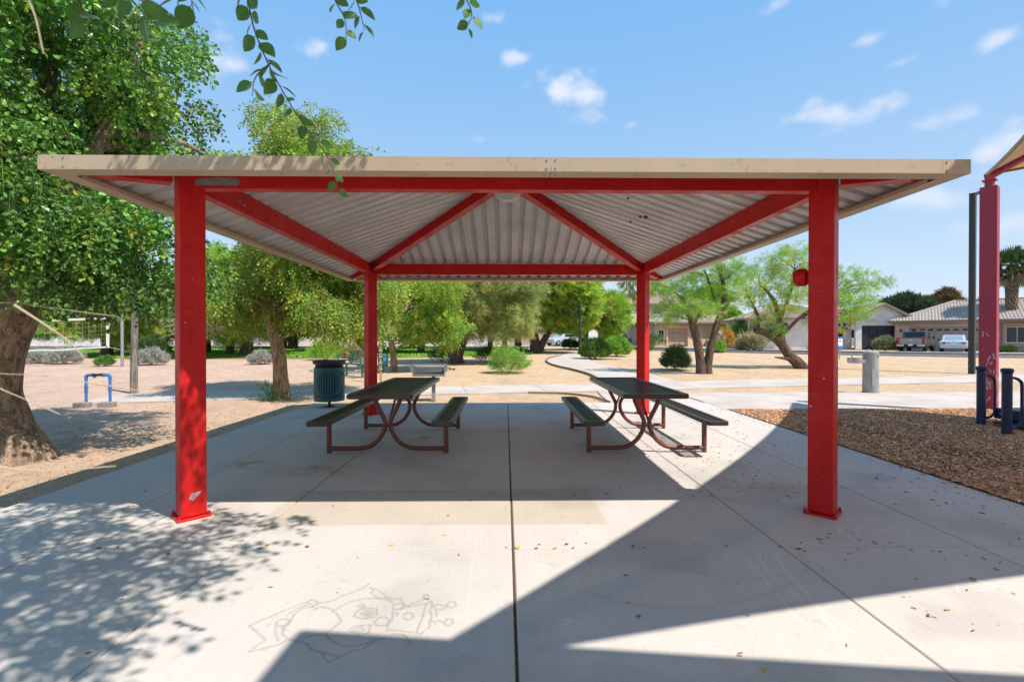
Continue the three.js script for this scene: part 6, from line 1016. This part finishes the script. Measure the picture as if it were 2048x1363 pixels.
plainHouse('pale house behind the boundary wall beyond the peeling trunk', -34, 73, 0, 16, 2.9, M.stuccoTan, M.tile);
plainHouse('pale house behind the boundary wall beyond the net', -56, 72, 0, 16, 2.9, M.stuccoTan, M.tileRed);
plainHouse('grey roofed house between white and tan houses', 47, 58, -0.3, 12, 2.8, M.stuccoWhite, M.tile);
{ const t = thing('boundary_wall', 'long pale boundary wall across the far street', 'wall', [-36, T(58.5) - 0.05, 58.5]); for (let k = 0; k < 14; k++) { part('wall_panel', box(4.7, 1.75, 0.2, -35 + k * 5 + 2.5, 0.88, 0), M.stuccoWhite, t); part('pillar', box(0.4, 1.95, 0.4, -35 + k * 5, 0.97, 0), M.stuccoWhite, t); }
  const w2 = thing('brick_fence', 'low pinkish fence wall at the end of the lawn path', 'wall', [4.3, T(62) - 0.05, 62]); for (let k = 0; k < 3; k++) part('wall_panel', box(2.4, 1.6, 0.2, -2.5 + k * 2.45, 0.8, 0), M.stuccoPink, w2); }

// ---------------------------------------------------------------- vehicles
function wheel(parent, x, y, z, R, W) { const t = part('wheel', place(lathe([[R * 0.62, -W / 2], [R * 0.92, -W / 2], [R, -W * 0.35], [R, W * 0.35], [R * 0.92, W / 2], [R * 0.62, W / 2]], 28), x, y, z, 0, 0, Math.PI / 2), M.rubber, parent); part('rim', [place(lathe([[0, -W * 0.36], [R * 0.25, -W * 0.40], [R * 0.6, -W * 0.30], [R * 0.63, W * 0.3], [R * 0.6, W * 0.35], [R * 0.25, W * 0.42], [0, W * 0.38]], 20), x, y, z, 0, 0, Math.PI / 2)], M.steel, t); }
const paint = (c) => mat(c, { rough: 0.32, physical: { clearcoat: 1, clearcoatRoughness: 0.06 } });
function side(pts, w, bev) { const s = new THREE.Shape(pts.map(([z, y]) => new THREE.Vector2(z, y))); const g = extr(s, w - 2 * bev, bev); g.translate(0, 0, -(w - 2 * bev) / 2); g.rotateY(-Math.PI / 2); return g; } // profile along z, extruded across x
{ // pickup, tail towards us; z>0 is the tail
  const P = paint([0.115, 0.095, 0.082]), Q = mat([0.36, 0.30, 0.25], { rough: 0.4 }), t = thing('pickup_truck', 'dark brown pickup truck parked tail out in the driveway', 'pickup truck', [34.2, T(39.3) + 0.03, 39.3], -0.87); t.scale.setScalar(0.92);
  part('body', [side([[-2.7, 0.5], [-2.72, 0.85], [-2.5, 1.02], [-1.2, 1.1], [2.55, 1.1], [2.58, 0.55], [2.0, 0.45], [-2.3, 0.42]], 1.94, 0.07)], P, t);
  part('cab', [side([[-1.25, 1.08], [-0.55, 1.72], [-0.35, 1.78], [0.85, 1.78], [0.95, 1.74], [1.12, 1.08]], 1.72, 0.1)], P, t);
  const bd = part('cargo_bed', [box(0.1, 0.1, 1.45, -0.91, 1.14, 1.85), box(0.1, 0.1, 1.45, 0.91, 1.14, 1.85)], P, t); part('tonneau', box(1.75, 0.03, 1.4, 0, 1.115, 1.82), M.black, bd);
  const tg = part('tailgate', box(1.52, 0.52, 0.05, 0, 0.85, 2.6, 0, 0, 0, 0.02), Q, t); part('handle', box(0.2, 0.07, 0.02, 0, 0.93, 2.632), M.chrome, tg); part('emblem', place(flat(new THREE.SphereGeometry(0.06, 16, 8).scale(1.7, 0.7, 0.2)), 0.0, 1.03, 2.63), M.chrome, tg);
  part('rear_window', box(1.36, 0.42, 0.03, 0, 1.48, 1.06, -0.24), M.glass, t); for (const s of [-1, 1]) { part('side_window', hexa([X3(s * 0.86, 1.18, -0.9), X3(s * 0.865, 1.18, -0.9), X3(s * 0.865, 1.18, 0.8), X3(s * 0.86, 1.18, 0.8), X3(s * 0.84, 1.66, -0.45), X3(s * 0.868, 1.66, -0.45), X3(s * 0.868, 1.66, 0.7), X3(s * 0.84, 1.66, 0.7)]), M.glass, t);
    const l = part('tail_light', box(0.17, 0.42, 0.06, s * 0.87, 0.9, 2.57, 0, 0, 0, 0.03), mat([0.5, 0.012, 0.012], { rough: 0.25 }), t); part('mirror', box(0.16, 0.2, 0.12, s * 1.06, 1.22, -0.75, 0, 0, 0, 0.04), M.black, t); part('bumper_end', box(0.52, 0.17, 0.14, s * 0.7, 0.52, 2.66, 0, 0, 0, 0.03), M.chrome, t); for (const z of [-1.75, 1.6]) wheel(t, s * 0.83, 0.37, z, 0.38, 0.26); }
  part('bumper', box(0.9, 0.16, 0.12, 0, 0.52, 2.65, 0, 0, 0, 0.02), M.black, t); part('number_plate', box(0.31, 0.15, 0.012, 0, 0.56, 2.72), M.white, t); part('underbody', box(1.6, 0.2, 4.6, 0, 0.4, 0), M.black, t); part('stop_lamp', box(0.3, 0.04, 0.04, 0, 1.76, 0.98), M.red, t);
}
{ // sedan
  const P = paint([0.50, 0.52, 0.55]), t = thing('silver_sedan', 'silver sedan parked tail out beside the pickup', 'car', [36.2, T(38.1) + 0.03, 38.1], -0.77); t.scale.setScalar(0.92);
  part('body', side([[-2.35, 0.38], [-2.4, 0.6], [-2.2, 0.78], [-1.2, 0.92], [1.6, 0.98], [2.2, 0.96], [2.38, 0.86], [2.42, 0.5], [2.25, 0.33], [-2.2, 0.3]], 1.82, 0.12), P, t); part('cabin', side([[-1.15, 0.9], [-0.35, 1.38], [0.0, 1.45], [0.75, 1.43], [1.0, 1.36], [1.75, 0.95]], 1.5, 0.14), P, t);
  part('rear_window', hexa([X3(-0.62, 0.98, 1.70), X3(0.62, 0.98, 1.70), X3(0.62, 0.98, 1.66), X3(-0.62, 0.98, 1.66), X3(-0.52, 1.36, 1.06), X3(0.52, 1.36, 1.06), X3(0.52, 1.36, 1.02), X3(-0.52, 1.36, 1.02)]), mat([0.25, 0.32, 0.36], { rough: 0.08 }), t);
  for (const s of [-1, 1]) { part('tail_light', box(0.34, 0.17, 0.08, s * 0.68, 0.74, 2.36, 0, s * 0.2, 0, 0.05), mat([0.5, 0.012, 0.012], { rough: 0.25 }), t); part('mirror', box(0.2, 0.12, 0.1, s * 0.98, 0.98, -0.6, 0, 0, 0, 0.04), M.black, t); part('side_window', hexa([X3(s * 0.745, 0.96, -0.85), X3(s * 0.755, 0.96, -0.85), X3(s * 0.755, 0.96, 1.3), X3(s * 0.745, 0.96, 1.3), X3(s * 0.735, 1.32, -0.25), X3(s * 0.757, 1.32, -0.25), X3(s * 0.757, 1.32, 0.9), X3(s * 0.735, 1.32, 0.9)]), M.glass, t); for (const z of [-1.45, 1.4]) wheel(t, s * 0.8, 0.31, z, 0.32, 0.22); }
  part('number_plate', box(0.31, 0.15, 0.02, 0, 0.72, 2.43), M.white, t); part('emblem', cyl(0.06, 0.06, 0.02, 0, 0.86, 2.41, Math.PI / 2), M.chrome, t); part('bumper', box(1.7, 0.3, 0.14, 0, 0.45, 2.38, 0, 0, 0, 0.06), P, t);
}
{ // cars far down the street
  const mk = (label, X, D, turn, c, h) => { const P = paint(c), t = thing('distant_car', label, 'car', [X, T(D) + 0.02, D], turn); part('body', side([[-2.2, 0.35], [-2.2, 0.75], [-1.2, 0.95], [2.1, 0.98], [2.2, 0.4]], 1.8, 0.12), P, t); part('cabin', side([[-1.0, 0.93], [-0.3, h], [1.4, h], [1.95, 0.95]], 1.55, 0.12), P, t); part('windows', [box(1.57, h - 1.12, 1.5, 0, (h + 1.0) / 2, 0.5), box(1.2, h - 1.15, 0.05, 0, (h + 1.0) / 2, 1.78, -0.5)], M.glass, t); for (const s of [-1, 1]) for (const z of [-1.4, 1.35]) wheel(t, s * 0.8, 0.32, z, 0.33, 0.22); return t; };
  mk('pale silver car on the street behind the forked trunk', 6.9, 58, 2.2, [0.5, 0.52, 0.55], 1.42); mk('dark car parked on the street beside the black light pole', 11.3, 66, 1.2, [0.03, 0.035, 0.045], 1.7); mk('dark car on the street behind the arched sign', 13.2, 58, 1.3, [0.03, 0.035, 0.045], 1.5);
}
renderer.render(scene, camera);
